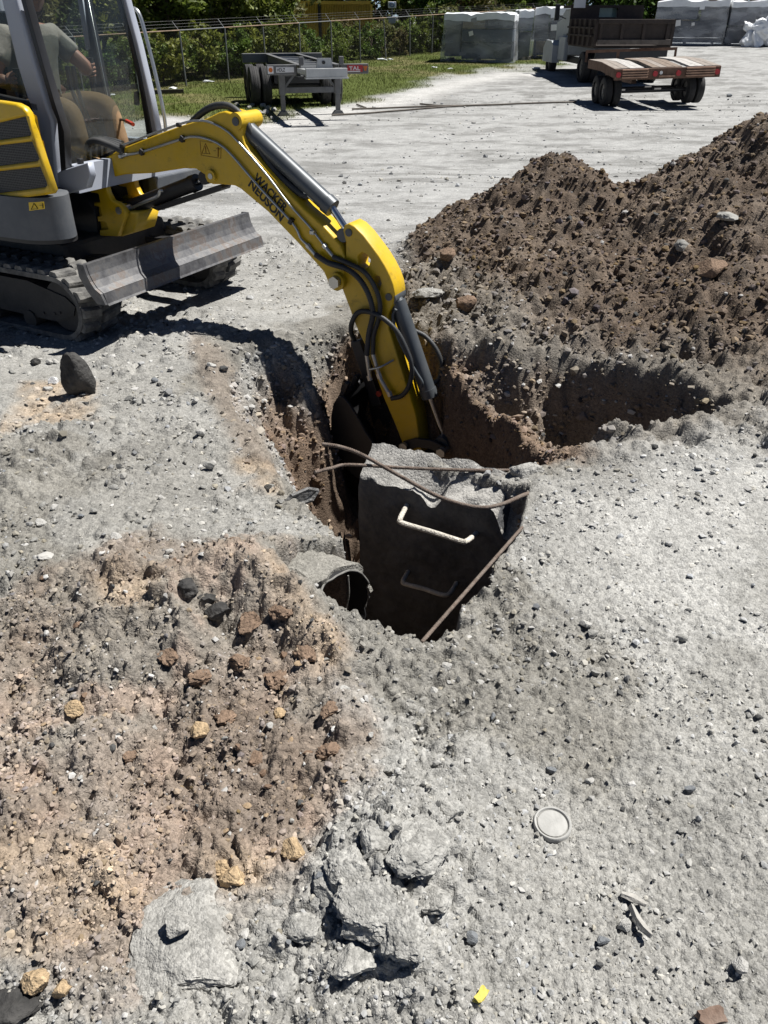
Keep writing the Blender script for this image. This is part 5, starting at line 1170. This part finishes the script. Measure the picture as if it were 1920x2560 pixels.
for k in range(K0*2, K1*2):
    p = fA+fd*(FL*k*.5)+fn*rt.uniform(.55, 1.2); mi = rt.choice([0, 1, 1, 3, 3, 2])
    sc_ = rt.uniform(.55, .72) if 705 < px_of(p.x, p.y, 1.5) < 1010 else rt.uniform(.66, 1.0)
    plant('s', mi, p.x, p.y, sc_, f'{tone[mi]} bush growing just behind the chain-link fence', 'bush', f'{tone[mi]} bushes behind the fence', 'bush')
for k in range(K0, K1+4):
    for row, off in ((1, 2.8), (2, 5.5)):
        p = fA+fd*(FL*(k+rt.uniform(-.3, .3)))+fn*(off+rt.uniform(-.6, .6)); mi = rt.choice([0, 1, 1, 2, 3])
        if 690 < px_of(p.x, p.y, 2) < 1010: plant('s', mi, p.x, p.y, rt.uniform(.60, .72), f'{tone[mi]} bush growing among the trees beyond the fence', 'bush', f'{tone[mi]} bushes among the trees', 'bush')
        else: plant('t', mi, p.x, p.y, rt.uniform(.75, 1.15)*(1 if row == 1 else 1.2), f'{tone[mi]} leafy tree standing beyond the fence', 'tree', f'{tone[mi]} trees beyond the fence', 'leafy_tree')
for k in range(30):
    x = -34+k*2.9+rt.uniform(-1, 1); y = 62+rt.uniform(-3, 6); mi = rt.choice([0, 0, 1, 3])
    plant('t', mi, x, y, rt.uniform(1.5, 2.1), f'tall {tone[mi]} tree in the far belt of woodland', 'tree', f'tall {tone[mi]} trees in the far belt', 'far_tree')
for k in range(44):
    x = -40+k*2.2+rt.uniform(-.8, .8); y = 58+rt.uniform(-2, 3); mi = rt.choice([0, 1, 1, 3])
    plant('s', mi, x, y, rt.uniform(1.7, 2.4), f'large {tone[mi]} bush filling the foot of the far tree belt', 'bush', f'large {tone[mi]} bushes under the far trees', 'bush')
# grass
def samp_grass(n):
    x = rn.uniform(-14, 9, n); y = rn.uniform(13, 44, n); k = sdf(x, y, GRASS)+.9*fbm(x, y, 1.3, 4, 121) < .1; kb = ~((sdf(x, y, BARE)+1.2*fbm(x, y, 1.0, 4, 125)) < 0) | (rn.random(n) < .12)
    return x[k & kb], y[k & kb]
gx_, gy_ = samp_grass(130000); gn = len(gx_); gz_ = terrain(gx_, gy_)
an = rn.uniform(0, 6.28, gn); hgt = rn.uniform(.025, .065, gn)*(1+.6*(fbm(gx_, gy_, 1.5, 3, 131) > .15)); wd = rn.uniform(.005, .013, gn)
ln = rn.uniform(-.5, .5, (gn, 2))*hgt[:, None]
v = np.stack([np.stack([gx_-np.cos(an)*wd, gy_-np.sin(an)*wd, gz_-.005], 1), np.stack([gx_+np.cos(an)*wd, gy_+np.sin(an)*wd, gz_-.005], 1), np.stack([gx_+ln[:, 0], gy_+ln[:, 1], gz_+hgt], 1)], 1).reshape(-1, 3)
me = bpy.data.meshes.new('grass'); fast_mesh(me, v, np.arange(gn*3).reshape(-1, 3), 3)
o = link('grass', me, leaf_mat('grass_blade', (.11, .13, .032), .3)); tag(o, 'rough green grass in front of the fence', 'grass', kind='stuff')

# ------------------------------------------------------------------ container chassis
CH_M = pm('chassis_paint', (.13, .135, .14), .55, .3, .3, 5, .1, 40, .5, (.25, .23, .21)); CH_T = pm('galvanised_plate', (.48, .49, .49), .4, .6, .15, 6, 0, 0, .2); TYRE = pm('tyre_rubber', (.022, .022, .023), .8, 0, .3, 20, .3, 60, .25, (.12, .11, .10)); RIM = pm('wheel_rim', (.16, .155, .15), .6, .4, .3, 8, 0, 0, .4)
WOODB = pm('weathered_boards', (.24, .19, .15), .85, 0, .4, 6, .5, 30); AMB = pm('amber_lens', (.55, .14, .02), .35, 0, .1); REDS = pm('red_sign', (.42, .03, .035), .5, 0, .1)
def wheel(root, c, r, wd, axis=V((1, 0, 0)), name='wheel'):
    w_ = empty(name); w_.parent = root; c = V(c)
    m = MB(); n = 36; prof = [(r*.58, -wd*.5), (r*.90, -wd*.5), (r*.985, -wd*.40), (r, -wd*.25), (r*.985, -wd*.22), (r, -wd*.18), (r, .0-wd*.03), (r*.985, 0), (r, wd*.03), (r, wd*.18), (r*.985, wd*.22), (r, wd*.25), (r*.985, wd*.40), (r*.90, wd*.5), (r*.58, wd*.5)]
    rs = [[m.bm.verts.new(c+V((t, q*math.cos(2*math.pi*k/n), q*math.sin(2*math.pi*k/n)))) for k in range(n)] for q, t in prof]
    for A_, C_ in zip(rs, rs[1:]+[rs[0]]):
        for k in range(n): m.bm.faces.new((A_[k], A_[(k+1) % n], C_[(k+1) % n], C_[k]))
    m.build('tyre', TYRE, w_, True, R(40))
    MB().cyl(c-V((wd*.3, 0, 0)), c+V((wd*.3, 0, 0)), r*.585, None, 24).cyl(c-V((wd*.42, 0, 0)), c+V((wd*.42, 0, 0)), r*.2, None, 16).build('rim', RIM, w_, True)
    return w_
lg = GF(778, 287)
chs = empty('container_chassis', tuple(lg), R(14), 'empty grey container chassis trailer parked on its landing legs on the grass', 'trailer')
HT = 1.14; YF = -1.35
for x in (-.43, .43):
    m = MB(); m.span((x-.06, YF-.1, HT-.02), (x+.06, 4.9, HT)).span((x-.06, YF-.1, HT-.24), (x+.06, 4.9, HT-.22)).span((x-.012, YF-.1, HT-.22), (x+.012, 4.9, HT-.02)); m.build('main_rail', CH_M, chs)
    m = MB(); m.bar((x, YF-.1, HT-.11), (x*.85, YF-.92, HT-.11), .15, .09); m.build('gooseneck_rail', CH_T, chs)
MB().span((-.45, YF-1.03, HT-.20), (.45, YF-.90, HT-.03), .01).build('front_beam', CH_T, chs)
MB().span((-.47, YF-1.08, HT-.225), (.47, YF-.87, HT-.20)).build('front_lip', CH_T, chs)
MB().prism([(-.18, HT-.03), (.18, HT-.03), (.15, HT+.15), (-.15, HT+.15)], 'y', YF-.77, YF-.72).build('connector_plate', CH_T, chs)
MB().cyl((-.02, YF-.80, HT+.07), (-.02, YF-.77, HT+.07), .035, None, 14).build('connector', BLACK, chs)
for x in (-.42, .48): MB().span((x-.05, YF-.25, HT), (x+.05, YF-.17, HT+.16), .01).build('twist_lock_post', CH_M, chs)
MB().span((-1.16, YF+.02, HT-.20), (-.50, YF+.16, HT+.0), .01).build('bolster_arm', CH_M, chs); MB().span((.50, YF+.02, HT-.20), (1.16, YF+.16, HT+.0), .01).build('bolster_arm', CH_M, chs)
MB().span((-1.16, 4.7, HT-.22), (1.16, 4.92, HT+.01), .01).build('rear_bolster', CH_M, chs)
for k in range(6): MB().span((-.40, -1.0+.95*k, HT-.12), (.40, -.88+.95*k, HT-.05)).build('crossmember', CH_T, chs)
MB().span((-1.15, YF+.008, HT-.17), (-1.02, YF+.018, HT-.03)).build('lamp_plate', WHITEP, chs); MB().cyl((-1.085, YF+.0, HT-.10), (-1.085, YF+.012, HT-.10), .045, None, 16).build('side_lamp', AMB, chs)
MB().span((-.96, YF+.010, HT-.15), (-.56, YF+.018, HT-.05)).build('number_plate', WHITEP, chs)
def sign_text(txt, x0, x1, z0, h, y, mat, parent):
    me = text_mesh(txt, 1.0, .02); xs = [q.co.x for q in me.vertices]; ys = [q.co.y for q in me.vertices]; sx = (x1-x0)/(max(xs)-min(xs)); sy = h/(max(ys)-min(ys)); a0, b0 = min(xs), min(ys)
    for q in me.vertices: c = q.co.copy(); q.co = V((x0+(c.x-a0)*sx, y-(.002 if c.z > 0 else 0), z0+(c.y-b0)*sy))
    return link('lettering', me, mat, parent)
sign_text('HDLZ', -.94, -.76, HT-.135, .07, YF+.008, LETTER, chs)
MB().span((.66, YF+.006, HT-.16), (1.02, YF+.018, HT-.03)).build('sign_plate', REDS, chs); sign_text('TAL', .70, .96, HT-.125, .075, YF+.004, WHITEP, chs); MB().span((.67, YF+.002, HT-.158), (.96, YF+.012, HT-.138)).build('sign_stripe', WHITEP, chs)
MB().prism([(1.03, HT-.05), (1.13, HT-.05), (1.10, HT-.14), (1.06, HT-.14)], 'y', YF-.0, YF+.02).build('side_lamp', AMB, chs)
MB().span((-.72, -.06, HT-.30), (.72, .08, HT-.2)).build('leg_beam', CH_M, chs)
for x in (-.68, .68):
    lgp = empty('landing_leg'); lgp.parent = chs
    MB().span((x-.075, -.07, .45), (x+.075, .08, HT-.1), .01).build('outer_tube', CH_M, lgp); MB().span((x-.055, -.05, .03), (x+.055, .06, .47), .01).build('inner_tube', CH_M, lgp)
    MB().prism([(x-.15, .0), (x+.15, .0), (x+.07, .09), (x-.07, .09)], 'y', -.1, .11).build('foot', CH_M, lgp)
    MB().bar((x*.93, .0, .58), (x*.45, .0, HT-.2), .05, .05).build('brace', CH_M, lgp)
MB().span((-.62, -.03, .48), (.62, .04, .60)).build('cross_brace', CH_M, chs)
for yy_ in (2.5, 3.65):
    MB().cyl((-1.0, yy_, .47), (1.0, yy_, .47), .07, None, 12).build('axle', BLACK, chs)
    for x in (-1.10, -.80, .80, 1.10): wheel(chs, (x, yy_, .47), .47, .25)
MB().span((-.6, 2.1, .55), (.6, 4.2, HT-.25)).build('bogie', BLACK, chs)
# steel bars on the yard in front
BARM = pm('rusty_bar', (.10, .085, .07), .8, .2, .3, 5)
for (p, q, lb) in (((880, 275), (1440, 258), 'longest rusty steel bar lying across the white yard edge'), ((830, 292), (1180, 266), 'rusty steel bar crossing under a longer one near the landing leg'), ((892, 264), (915, 272), 'short bent bar stub propped on the long steel bars'), ((1050, 262), (1110, 268), 'short steel rod beside the long rusty bars')):
    a, b = GF(*p), GF(*q); m = MB(); nseg = 8; P = []
    for k in range(nseg+1):
        x, y = a.x+(b.x-a.x)*k/nseg, a.y+(b.y-a.y)*k/nseg; P.append(V((x, y, tz(x, y)+.03)))
    o = m.tube(P, .022, 6).build('steel_bar', BARM, None, True); tag(o, lb, 'bar')

# ------------------------------------------------------------------ deck trailer and dump truck
TRM = pm('rusty_brown_frame', (.12, .068, .045), .75, .2, .35, 6, .2, 40, .3, (.25, .19, .15)); DKB = pm('dark_rusty_body', (.035, .026, .022), .75, .1, .4, 5, .2, 30, .4, (.10, .075, .06)); SLAT = pm('ramp_slat', (.36, .22, .15), .7, 0, .3, 6); BOARD = [pm('deck_board_grey', (.26, .225, .195), .85, 0, .35, 8, .4, 40), pm('deck_board_pale', (.42, .40, .375), .85, 0, .3, 8, .4, 40), pm('deck_board_brown', (.20, .155, .12), .85, 0, .35, 8, .4, 40)]
TR0 = GF(1672, 250); ky = TR0.y
def yd(px, py, y): p = at_depth(px, py, y); return p
zg = fz(0, 23)
yr = 22.4; L_ = at_depth(1540, 183, yr); R_ = at_depth(1805, 174, yr+.1); wdk = R_.x-L_.x
dt = empty('deck_trailer', (L_.x, yr, zg), 0, 'low rusty flatbed trailer with weathered plank deck and folded ramps', 'trailer'); hz = (L_.z+R_.z)/2-zg; dt.rotation_euler = (0, -math.atan2(R_.z-L_.z, wdk), math.atan2(.1, wdk))
LB = 1.35; sl = .07
nb = 14; bw = wdk/nb
for k in range(nb):
    if k in (4, 9): continue
    x = bw*(k+.5); mt = BOARD[[0, 0, 1, 1, 0, 2, 0, 2, 2, 0, 1, 1, 0, 0][k]]; e = random.uniform(-.03, .03)
    MB().bar((x, .10+e, hz+.035), (x, LB+e, hz+.035+sl*LB), bw*.95, .05, 0, .006).build('deck_board', mt, dt)
    MB().bar((x, LB+e+.01, hz+.035+sl*LB), (x, LB+1.25+e, hz+.04+sl*LB), bw*.95, .05, 0, .006).build('deck_board', mt, dt)
MB().span((0, 0, hz-.20), (wdk, .08, hz+.045), .01).build('rear_beam', TRM, dt)
for x in (.0, wdk-.07):
    MB().bar((x+.035, .05, hz-.05), (x+.035, LB, hz-.05+sl*LB), .08, .20, 0, 0).build('side_rail', TRM, dt); MB().bar((x+.035, LB, hz-.05+sl*LB), (x+.035, LB+1.3, hz-.05+sl*LB), .08, .20).build('side_rail', TRM, dt)
for x0, x1 in ((.18, wdk*.31), (wdk*.67, wdk-.16)):
    for j in range(4): MB().span((x0, -.05, hz-.16+.055*j), (x1, -.002, hz-.125+.055*j), .006).build('ramp_slat', SLAT, dt)
for x, mt in ((.09, REDS), (wdk-.09, REDS), (wdk*.38, REDS), (wdk*.60, REDS)): MB().cyl((x, -.03, hz-.08), (x, 0.0, hz-.08), .062, None, 16).build('tail_lamp', mt, dt)
MB().span((wdk*.42, -.02, hz-.16), (wdk*.57, -.003, hz-.12)).build('plate_bar', SLAT, dt); MB().cyl((wdk*.435, -.02, hz-.06), (wdk*.435, -.003, hz-.06), .04, None, 12).build('reflector', WHITEP, dt)
for yy_ in (1.05, 1.8):
    for x in (.12, .36, wdk-.36, wdk-.12): wheel(dt, (x, yy_, .34), .34, .20)
    MB().cyl((.1, yy_, .34), (wdk-.1, yy_, .34), .05, None, 10).build('axle', BLACK, dt)
hf = hz+sl*LB
MB().span((-.12, LB+1.25, hf+.22), (wdk-.25, LB+1.256, hf+.29)).span((-.12, LB+1.25, hf), (-.05, LB+1.256, hf+.22)).span((wdk-.32, LB+1.25, hf), (wdk-.25, LB+1.256, hf+.22)).span((wdk*.28, LB+1.25, hf), (wdk*.31, LB+1.256, hf+.22)).build('front_rack', TRM, dt)
MB().bar((wdk*.5, LB+1.25, .45), (wdk*.42, LB+3.2, .5), .14, .12).build('drawbar', TRM, dt)
# truck
yt = 28.6; zt = fz(0, yt); A_ = at_depth(1492, 112, yt); C_ = at_depth(1676, 104, yt); T_ = at_depth(1492, 48, yt)
TW_ = C_.x-A_.x
trk = empty('dump_truck', (A_.x, yt, zt), R(3), 'old dump truck with dark rusty tailgate and white cab behind the deck trailer', 'truck')
b0 = A_.z-zt; b1 = T_.z-zt
TRW = pm('truck_white', (.42, .45, .47), .4, 0, .1, 5, 0, 0, .2)
MB().span((.0, 0, b0), (TW_, .06, b1)).build('tailgate', DKB, trk)
for f in (.03, .32, .62, .95): MB().span((TW_*f-.05, -.06, b0), (TW_*f+.05, .0, b1-.03), .008).build('tailgate_rib', DKB, trk)
MB().span((-.04, -.08, b1-.12), (TW_+.04, .02, b1+.0), .01).build('tailgate_rail', DKB, trk); MB().span((-.02, -.085, b0), (TW_+.02, .0, b0+.14), .01).build('tailgate_rail', pm('weathered_rail', (.12, .10, .085), .8, 0, .4, 6, .3, 30), trk)
for x in (-.12, TW_+.02): MB().span((x, .02, b0-.05), (x+.10, 3.2, b1)).build('side_wall', DKB, trk)
for k in range(5):
    for x in (-.20, TW_+.12): MB().span((x, .3+.6*k, b0-.05), (x+.08, .38+.6*k, b1)).build('side_stake', DKB, trk)
for j in (.3, .62): MB().span((-.19, .1, b0+(b1-b0)*j), (-.12, 3.2, b0+(b1-b0)*j+.05)).build('side_rib', DKB, trk)
MB().span((-.1, .06, b0-.1), (TW_+.1, 3.2, b0-.02)).build('bed_floor', DKB, trk)
hb1 = at_depth(1492, 18, yt+3.3).z-zt
m = MB(); m.span((-.12, 3.2, b0), (TW_*.38, 3.27, hb1)).span((TW_*.66, 3.2, b0), (TW_+.12, 3.27, hb1)).span((TW_*.38, 3.2, b0), (TW_*.66, 3.27, b1+.05)).span((TW_*.38, 3.2, b1+.32), (TW_*.66, 3.27, hb1)); m.build('headboard', DKB, trk)
MB().span((-.12, 3.25, hb1-.02), (TW_+.12, 4.3, hb1+.06)).build('cab_shield', DKB, trk)
# cab in front
yc = 3.55
MB().prism([(yc, .75), (yc, hb1-.10), (yc+.15, hb1+.0-.05), (yc+1.0, hb1-.05), (yc+1.35, b1+.15), (yc+1.4, .75)], 'x', .05, TW_-.05).build('cab_shell', TRW, trk)
MB().prism([(yc+1.4, .65), (yc+1.4, b1+.05), (yc+2.5, b1-.12), (yc+2.6, .65)], 'x', .15, TW_-.15).build('hood', TRW, trk)
MB().span((TW_*.36, yc-.02, b1+.02), (TW_*.68, yc-.005, b1+.36)).build('rear_window', pm('window_glass', (.25, .36, .33), .12, 0, .2, 3), trk)
for x in (-.28, TW_+.0): MB().prism([(yc+1.1, .45), (yc+1.1, 1.0), (yc+1.4, 1.15), (yc+2.2, 1.15), (yc+2.6, .9), (yc+2.6, .45)], 'x', x, x+.28).build('fender', TRW, trk)
MB().span((-.10, yc+.15, .55), (.06, yc+1.0, 1.3), .03).build('door_step', TRW, trk)
MB().span((-.36, yc+.9, b1-.05), (-.20, yc+1.0, b1+.45), .02).build('mirror', BLACK, trk); MB().bar((-.22, yc+.95, b1+.1), (.05, yc+.95, b1), .03, .03).build('mirror_arm', BLACK, trk)
MB().span((.15, 0.1, .5), (.35, 6.0, .68)).build('frame_rail', BLACK, trk); MB().span((TW_-.35, 0.1, .5), (TW_-.15, 6.0, .68)).build('frame_rail', BLACK, trk)
MB().span((.0, -.02, .5), (TW_, .1, b0-.12)).build('rear_skirt', BLACK, trk)
for x in (.0, .26, TW_-.26, TW_): wheel(trk, (x, 1.2, .46), .46, .24)
for x in (-.1, TW_+.1): wheel(trk, (x, yc+1.85, .46), .46, .24)
sgp = at_depth(1472, 14, yt+3.2); MB().span((-.05, 3.15, hb1-.02), (.35, 3.19, hb1+.22)).build('shield_plate', WHITEP, trk)

# ------------------------------------------------------------------ shrink-wrapped stacks
def wrap_mat():
    m, t, b = new_mat('plastic_wrap'); out = t.nodes['Material Output']
    b.inputs['Base Color'].default_value = (.78, .80, .83, 1); b.inputs['Roughness'].default_value = .22
    tr = N(t, 'ShaderNodeBsdfTransparent'); tr.inputs[0].default_value = (.85, .88, .92, 1)
    tc = N(t, 'ShaderNodeTexCoord'); nz = N(t, 'ShaderNodeTexNoise'); nz.inputs['Scale'].default_value = 1.3; nz.inputs['Detail'].default_value = 8; nz.inputs['Roughness'].default_value = .6; nz.inputs['Distortion'].default_value = .4
    mp = N(t, 'ShaderNodeMapping'); mp.inputs['Scale'].default_value = (.6, .6, 1.6); mp.inputs['Rotation'].default_value = (0, .4, 0); t.links.new(tc.outputs['Object'], mp.inputs[0]); t.links.new(mp.outputs[0], nz.inputs['Vector'])
    mr = N(t, 'ShaderNodeMapRange'); mr.inputs['From Min'].default_value = .40; mr.inputs['From Max'].default_value = .72; mr.inputs['To Min'].default_value = .12; mr.inputs['To Max'].default_value = .50
    t.links.new(nz.outputs['Fac'], mr.inputs['Value'])
    mx = N(t, 'ShaderNodeMixShader'); t.links.new(mr.outputs[0], mx.inputs[0]); t.links.new(tr.outputs[0], mx.inputs[1]); t.links.new(b.outputs[0], mx.inputs[2]); t.links.new(mx.outputs[0], out.inputs['Surface'])
    bp = N(t, 'ShaderNodeBump'); bp.inputs['Strength'].default_value = .3; bp.inputs['Distance'].default_value = .04; t.links.new(nz.outputs['Fac'], bp.inputs['Height']); t.links.new(bp.outputs[0], b.inputs['Normal'])
    return m
WRAP = wrap_mat(); CART = [pm('carton_slate', (.075, .09, .11), .7, 0, .15, 2), pm('carton_dark', (.03, .036, .045), .6, 0, .2, 2), pm('carton_brown', (.28, .21, .13), .8, 0, .1, 3), pm('carton_grey', (.16, .155, .155), .7, 0, .15, 2)]; PAPER = pm('paper_label', (.72, .72, .70), .7, 0, .05); FOAM = pm('white_plastic_and_lit_top', (.78, .80, .82), .35, 0, .08, 4, .3, 8)
def bundle(x0px, x1px, ybot, ytop, dep, label, seed, layout, paper=None, rz=0.0):
    p = GF((x0px+x1px)/2, ybot); y = p.y; k = 1.0
    a = at_depth(x0px, ybot, y); b = at_depth(x1px, ybot, y); W = b.x-a.x; H_ = at_depth((x0px+x1px)/2, ytop, y).z-p.z
    e = empty('wrapped_stack', (a.x, y, fz(0, y)), rz, label, 'wrapped stack')
    for (fx0, fx1, fz0, fz1, ci) in layout: MB().span((W*fx0+.05, .07+.03*ci, H_*fz0+.12), (W*fx1-.05, dep-.08, H_*fz1+.10 if fz1 < 1 else H_-.12), .01).build('carton', CART[ci], e)
    for k in range(3): MB().span((W*(.05+.4*k), .05, 0), (W*(.05+.4*k)+.12, dep-.05, .12)).build('pallet_runner', WOODB, e)
    # wrap skin
    m = MB(); bm = m.bm; bmesh.ops.create_cube(bm, size=1.0); bmesh.ops.subdivide_edges(bm, edges=bm.edges[:], cuts=14, use_grid_fill=True)
    for v in bm.verts:
        c = v.co; x, yy_, z = (c.x+.5)*W, (c.y+.5)*dep, (c.z+.5)*H_
        n1 = mnoise.noise(V((x*1.3+seed, yy_*1.3, z*1.1))); n2 = mnoise.noise(V((x*4+seed, yy_*4, z*2.5)))
        fl = (1+.05*(1-(z/H_)))
        v.co = V((W/2+(x-W/2)*fl+.05*n1+.025*n2, dep/2+(yy_-dep/2)*fl+.05*n2+.02*n1, z+(.10*n1+.06*n2-.07*max(0, abs(c.x)*2-.75)*2)*(z/H_)**3))
    ow = m.build('plastic_wrap', WRAP, e, True, R(60)); ow.data.materials.append(FOAM)
    for pl in ow.data.polygons:
        if pl.normal.z > .5 or (pl.center.z > H_*(.86+.06*mnoise.noise(V((pl.center.x*2, seed, 0)))) and pl.normal.z > -.3): pl.material_index = 1  # tops and upper band whitened to stand in for sunlight on the wrap
    if paper:
        for (fx, fzv, s_) in paper: MB().box((W*fx, -.07, H_*fzv), (s_, .01, s_*.9), Matrix.Rotation(random.uniform(-.3, .3), 3, 'Y')).build('paper_label', PAPER, e)
    return e
bundle(1106, 1278, 155, 34, 1.6, 'wrapped stack with slate panel on its left half, first beyond the grass', 1, [(0, .25, .05, 1, 3), (.25, 1, 0, .35, 1), (.25, 1, .36, .62, 0), (.25, .6, .63, .8, 2), (.6, 1, .63, .85, 3), (.25, 1, .86, 1, 0)], [(.40, .60, .18)], R(-14))
bundle(1290, 1326, 150, 25, 1.4, 'narrow wrapped stack squeezed between two wider wrapped stacks', 2, [(0, 1, 0, .5, 1), (0, 1, .52, 1, 0)])
bundle(1328, 1442, 146, 20, 1.5, 'wrapped grey carton stack with slanting tape beside the white truck cab', 3, [(0, .32, 0, 1, 3), (.34, .66, 0, 1, 3), (.68, 1, 0, 1, 3), (.05, .6, .05, .3, 2)], [(.42, .62, .25)], R(-9))
bundle(1628, 1792, 112, 2, 1.8, 'wrapped stack with brown box and paper label right of the dump truck', 4, [(0, 1, 0, .10, 3), (0, 1, .12, .5, 1), (.0, .6, .52, 1, 0), (.25, .5, .48, .66, 2), (.62, 1, .48, .95, 3)], [(.33, .50, .3), (.55, .48, .16)], R(-20))
bundle(1812, 1990, 115, 2, 1.8, 'wrapped stack half hidden behind crumpled white sheets', 6, [(0, .35, .4, 1, 3), (0, .35, 0, .38, 1), (.38, 1, 0, .5, 1), (.38, 1, .52, 1, 0)], None, R(-8))
p = GF(1890, 118); cr = empty('crumpled_sheets', (p.x, p.y-.1, p.z), 0, 'heap of crumpled white plastic sheets in front of a wrapped stack', 'plastic')
for k, (dx, dz, sx, sz) in enumerate(((-.5, .35, .55, .4), (.1, .75, .7, .5), (.6, .4, .8, .45), (-.1, .25, .6, .3), (.55, 1.15, .6, .45), (-.62, .85, .25, .3))):
    me = rock_mesh('sheet', 300+k, 3, (sx, .35, sz), .45, 9); me.materials.append(FOAM); o = bpy.data.objects.new('sheet', me); COL.objects.link(o); o.parent = cr; o.location = (dx, .1*(k % 3), dz); o.rotation_euler = (.3*k, .4*k, 0)
# behind the stacks: grass bank strip and timber
p = GF(1812, 88); o = MB().box((p.x, p.y+2, p.z+.25), (4.0, .3, .3), None, .02).build('timber_stack', TRM); tag(o, 'reddish timber beam lying behind the gap between wrapped stacks', 'timber')
# beyond the fence: container, cabinet, poles
CONT = pm('container_yellow', (.78, .47, .06), .55, 0, .15, 2, 0, 0, .3, (.30, .22, .12), 1.0)
yk = 47.0; a = at_depth(752, 3, yk); b = at_depth(926, 1, yk); ct = empty('shipping_container', (a.x-1.6, yk, a.z-2.55), R(2), 'yellow corrugated shipping container seen over the bushes', 'container')
Wc = b.x-a.x+1.6; m = MB(); nco = 60; bm = m.bm
pts = []
for k in range(nco):
    x0 = Wc*k/nco; q = Wc/nco; pts += [(x0, 0), (x0+q*.3, 0), (x0+q*.5, .07), (x0+q*.8, .07)]
pts += [(Wc, 0)]
lo = [bm.verts.new((x, y, .15)) for x, y in pts]; hi = [bm.verts.new((x, y, 2.42)) for x, y in pts]
for k in range(len(pts)-1): bm.faces.new((lo[k], lo[k+1], hi[k+1], hi[k]))
m.build('corrugated_side', CONT, ct)
MB().span((0, -.02, 2.42), (Wc, 2.4, 2.56)).build('roof_rail', CONT, ct); MB().span((0, -.02, 0), (Wc, 2.4, .15)).build('bottom_rail', CONT, ct); MB().span((Wc-.02, 0, .15), (Wc+.1, 2.4, 2.42)).build('end_wall', CONT, ct); MB().span((1.6+.85, -.04, .15), (1.6+1.0, .02, 2.42)).build('post', DKB, ct)
yb = 45.0; a = at_depth(970, 4, yb); b = at_depth(990, 20, yb); bz = empty('utility_cabinet', (a.x, yb, fz(0, yb)), 0, 'small white cabinet on a post with a round blue emblem', 'cabinet')
MB().box(((b.x-a.x)/2, .15, (a.z+b.z)/2-fz(0, yb)), (b.x-a.x, .3, a.z-b.z), None, .02).build('box', WHITEP, bz); MB().cyl(((b.x-a.x)*.5, .1, 0), ((b.x-a.x)*.5, .1, b.z-fz(0, yb)), .05, None, 8).build('post', FENCEM, bz)
BLUE = pm('emblem_blue', (.05, .12, .28), .5, 0, .1); cc_ = V(((b.x-a.x)/2, -.012, (a.z+b.z)/2-fz(0, yb)))
m = MB(); m.tube([cc_+V((.11*math.cos(t), 0, .085*math.sin(t))) for t in [2*math.pi*k/20 for k in range(21)]], .018, 6); m.bar(cc_+V((-.09, 0, -.02)), cc_+V((.07, 0, .05)), .04, .012); m.build('emblem', BLUE, bz)
MB().box(((b.x-a.x)/2, .15, (a.z+b.z)/2-fz(0, yb)-.62), (b.x-a.x, .3, .3), None, .02).build('lower_box', LGREY, bz)
POLE = pm('utility_pole_wood', (.055, .045, .038), .9, 0, .3, 4)
for px_, y, lb in ((1202, 52, 'slim dark pole rising behind the first wrapped stack'), (1383, 55, 'thick dark utility pole behind the carton stack'), (1196, 60, 'thin far pole beside the slim dark one')):
    q = at_depth(px_, 30, y); o = MB().cyl((q.x, y, fz(0, y)-.2), (q.x, y, 9), .13 if px_ > 1300 else .07, .1 if px_ > 1300 else .05, 10).build('utility_pole', POLE, None, True); tag(o, lb, 'pole')
# litter and timbers on the grass
for (a, b, s_, lb) in ((520, 205, .16, 'white plastic litter lying in the grass by a fence post'), (432, 222, .12, 'torn white litter scrap close to the fence line'), (955, 150, .2, 'crumpled white bag against the fence bottom'), (975, 149, .1, 'little white scrap next to the crumpled bag'), (1085, 170, .1, 'pair-like white scrap on the grass before the wrapped stack'), (1125, 173, .08, 'tiny white scrap on the grass near the bare patch'), (278, 238, .1, 'white scrap in the grass seen through the windscreen'), (1340, 172, .14, 'white board scrap on the bare patch')):
    q = GF(a, b); me = rock_mesh('plastic_scrap', a, 2, (s_*1.4, s_*.7, s_*.35), .4, 8); me.materials.append(FOAM); o = bpy.data.objects.new('plastic_scrap', me); COL.objects.link(o); o.location = (q.x, q.y, tz(q.x, q.y)+s_*.15); tag(o, lb, 'scrap')
a, b = GF(375, 236), GF(460, 234); o = MB().bar((a.x, a.y, tz(a.x, a.y)+.06), (b.x, b.y, tz(b.x, b.y)+.06), .12, .10).build('timber', pm('old_timber', (.07, .06, .05), .9, 0, .3, 5)); tag(o, 'old dark timber lying in the grass behind the cab', 'timber')
p = GF(1822, 242); o = put_stone(p.x, p.y, .11, 2, 'dark block lying alone on the yard right of the deck trailer', z=tz(p.x, p.y), name='concrete_block', cat='block')
# heap of broken rubble at the grass edge
for k in range(26):
    q = GF(rt.uniform(590, 690), rt.uniform(262, 300)); put_stone(q.x, q.y, rt.uniform(.05, .13), rt.choice([0, 1, 0]), 'pale broken rubble piece heaped at the grass edge behind the boom', 'rubble heaped at the grass edge', z=tz(q.x, q.y), name='broken_stone', cat='stone')
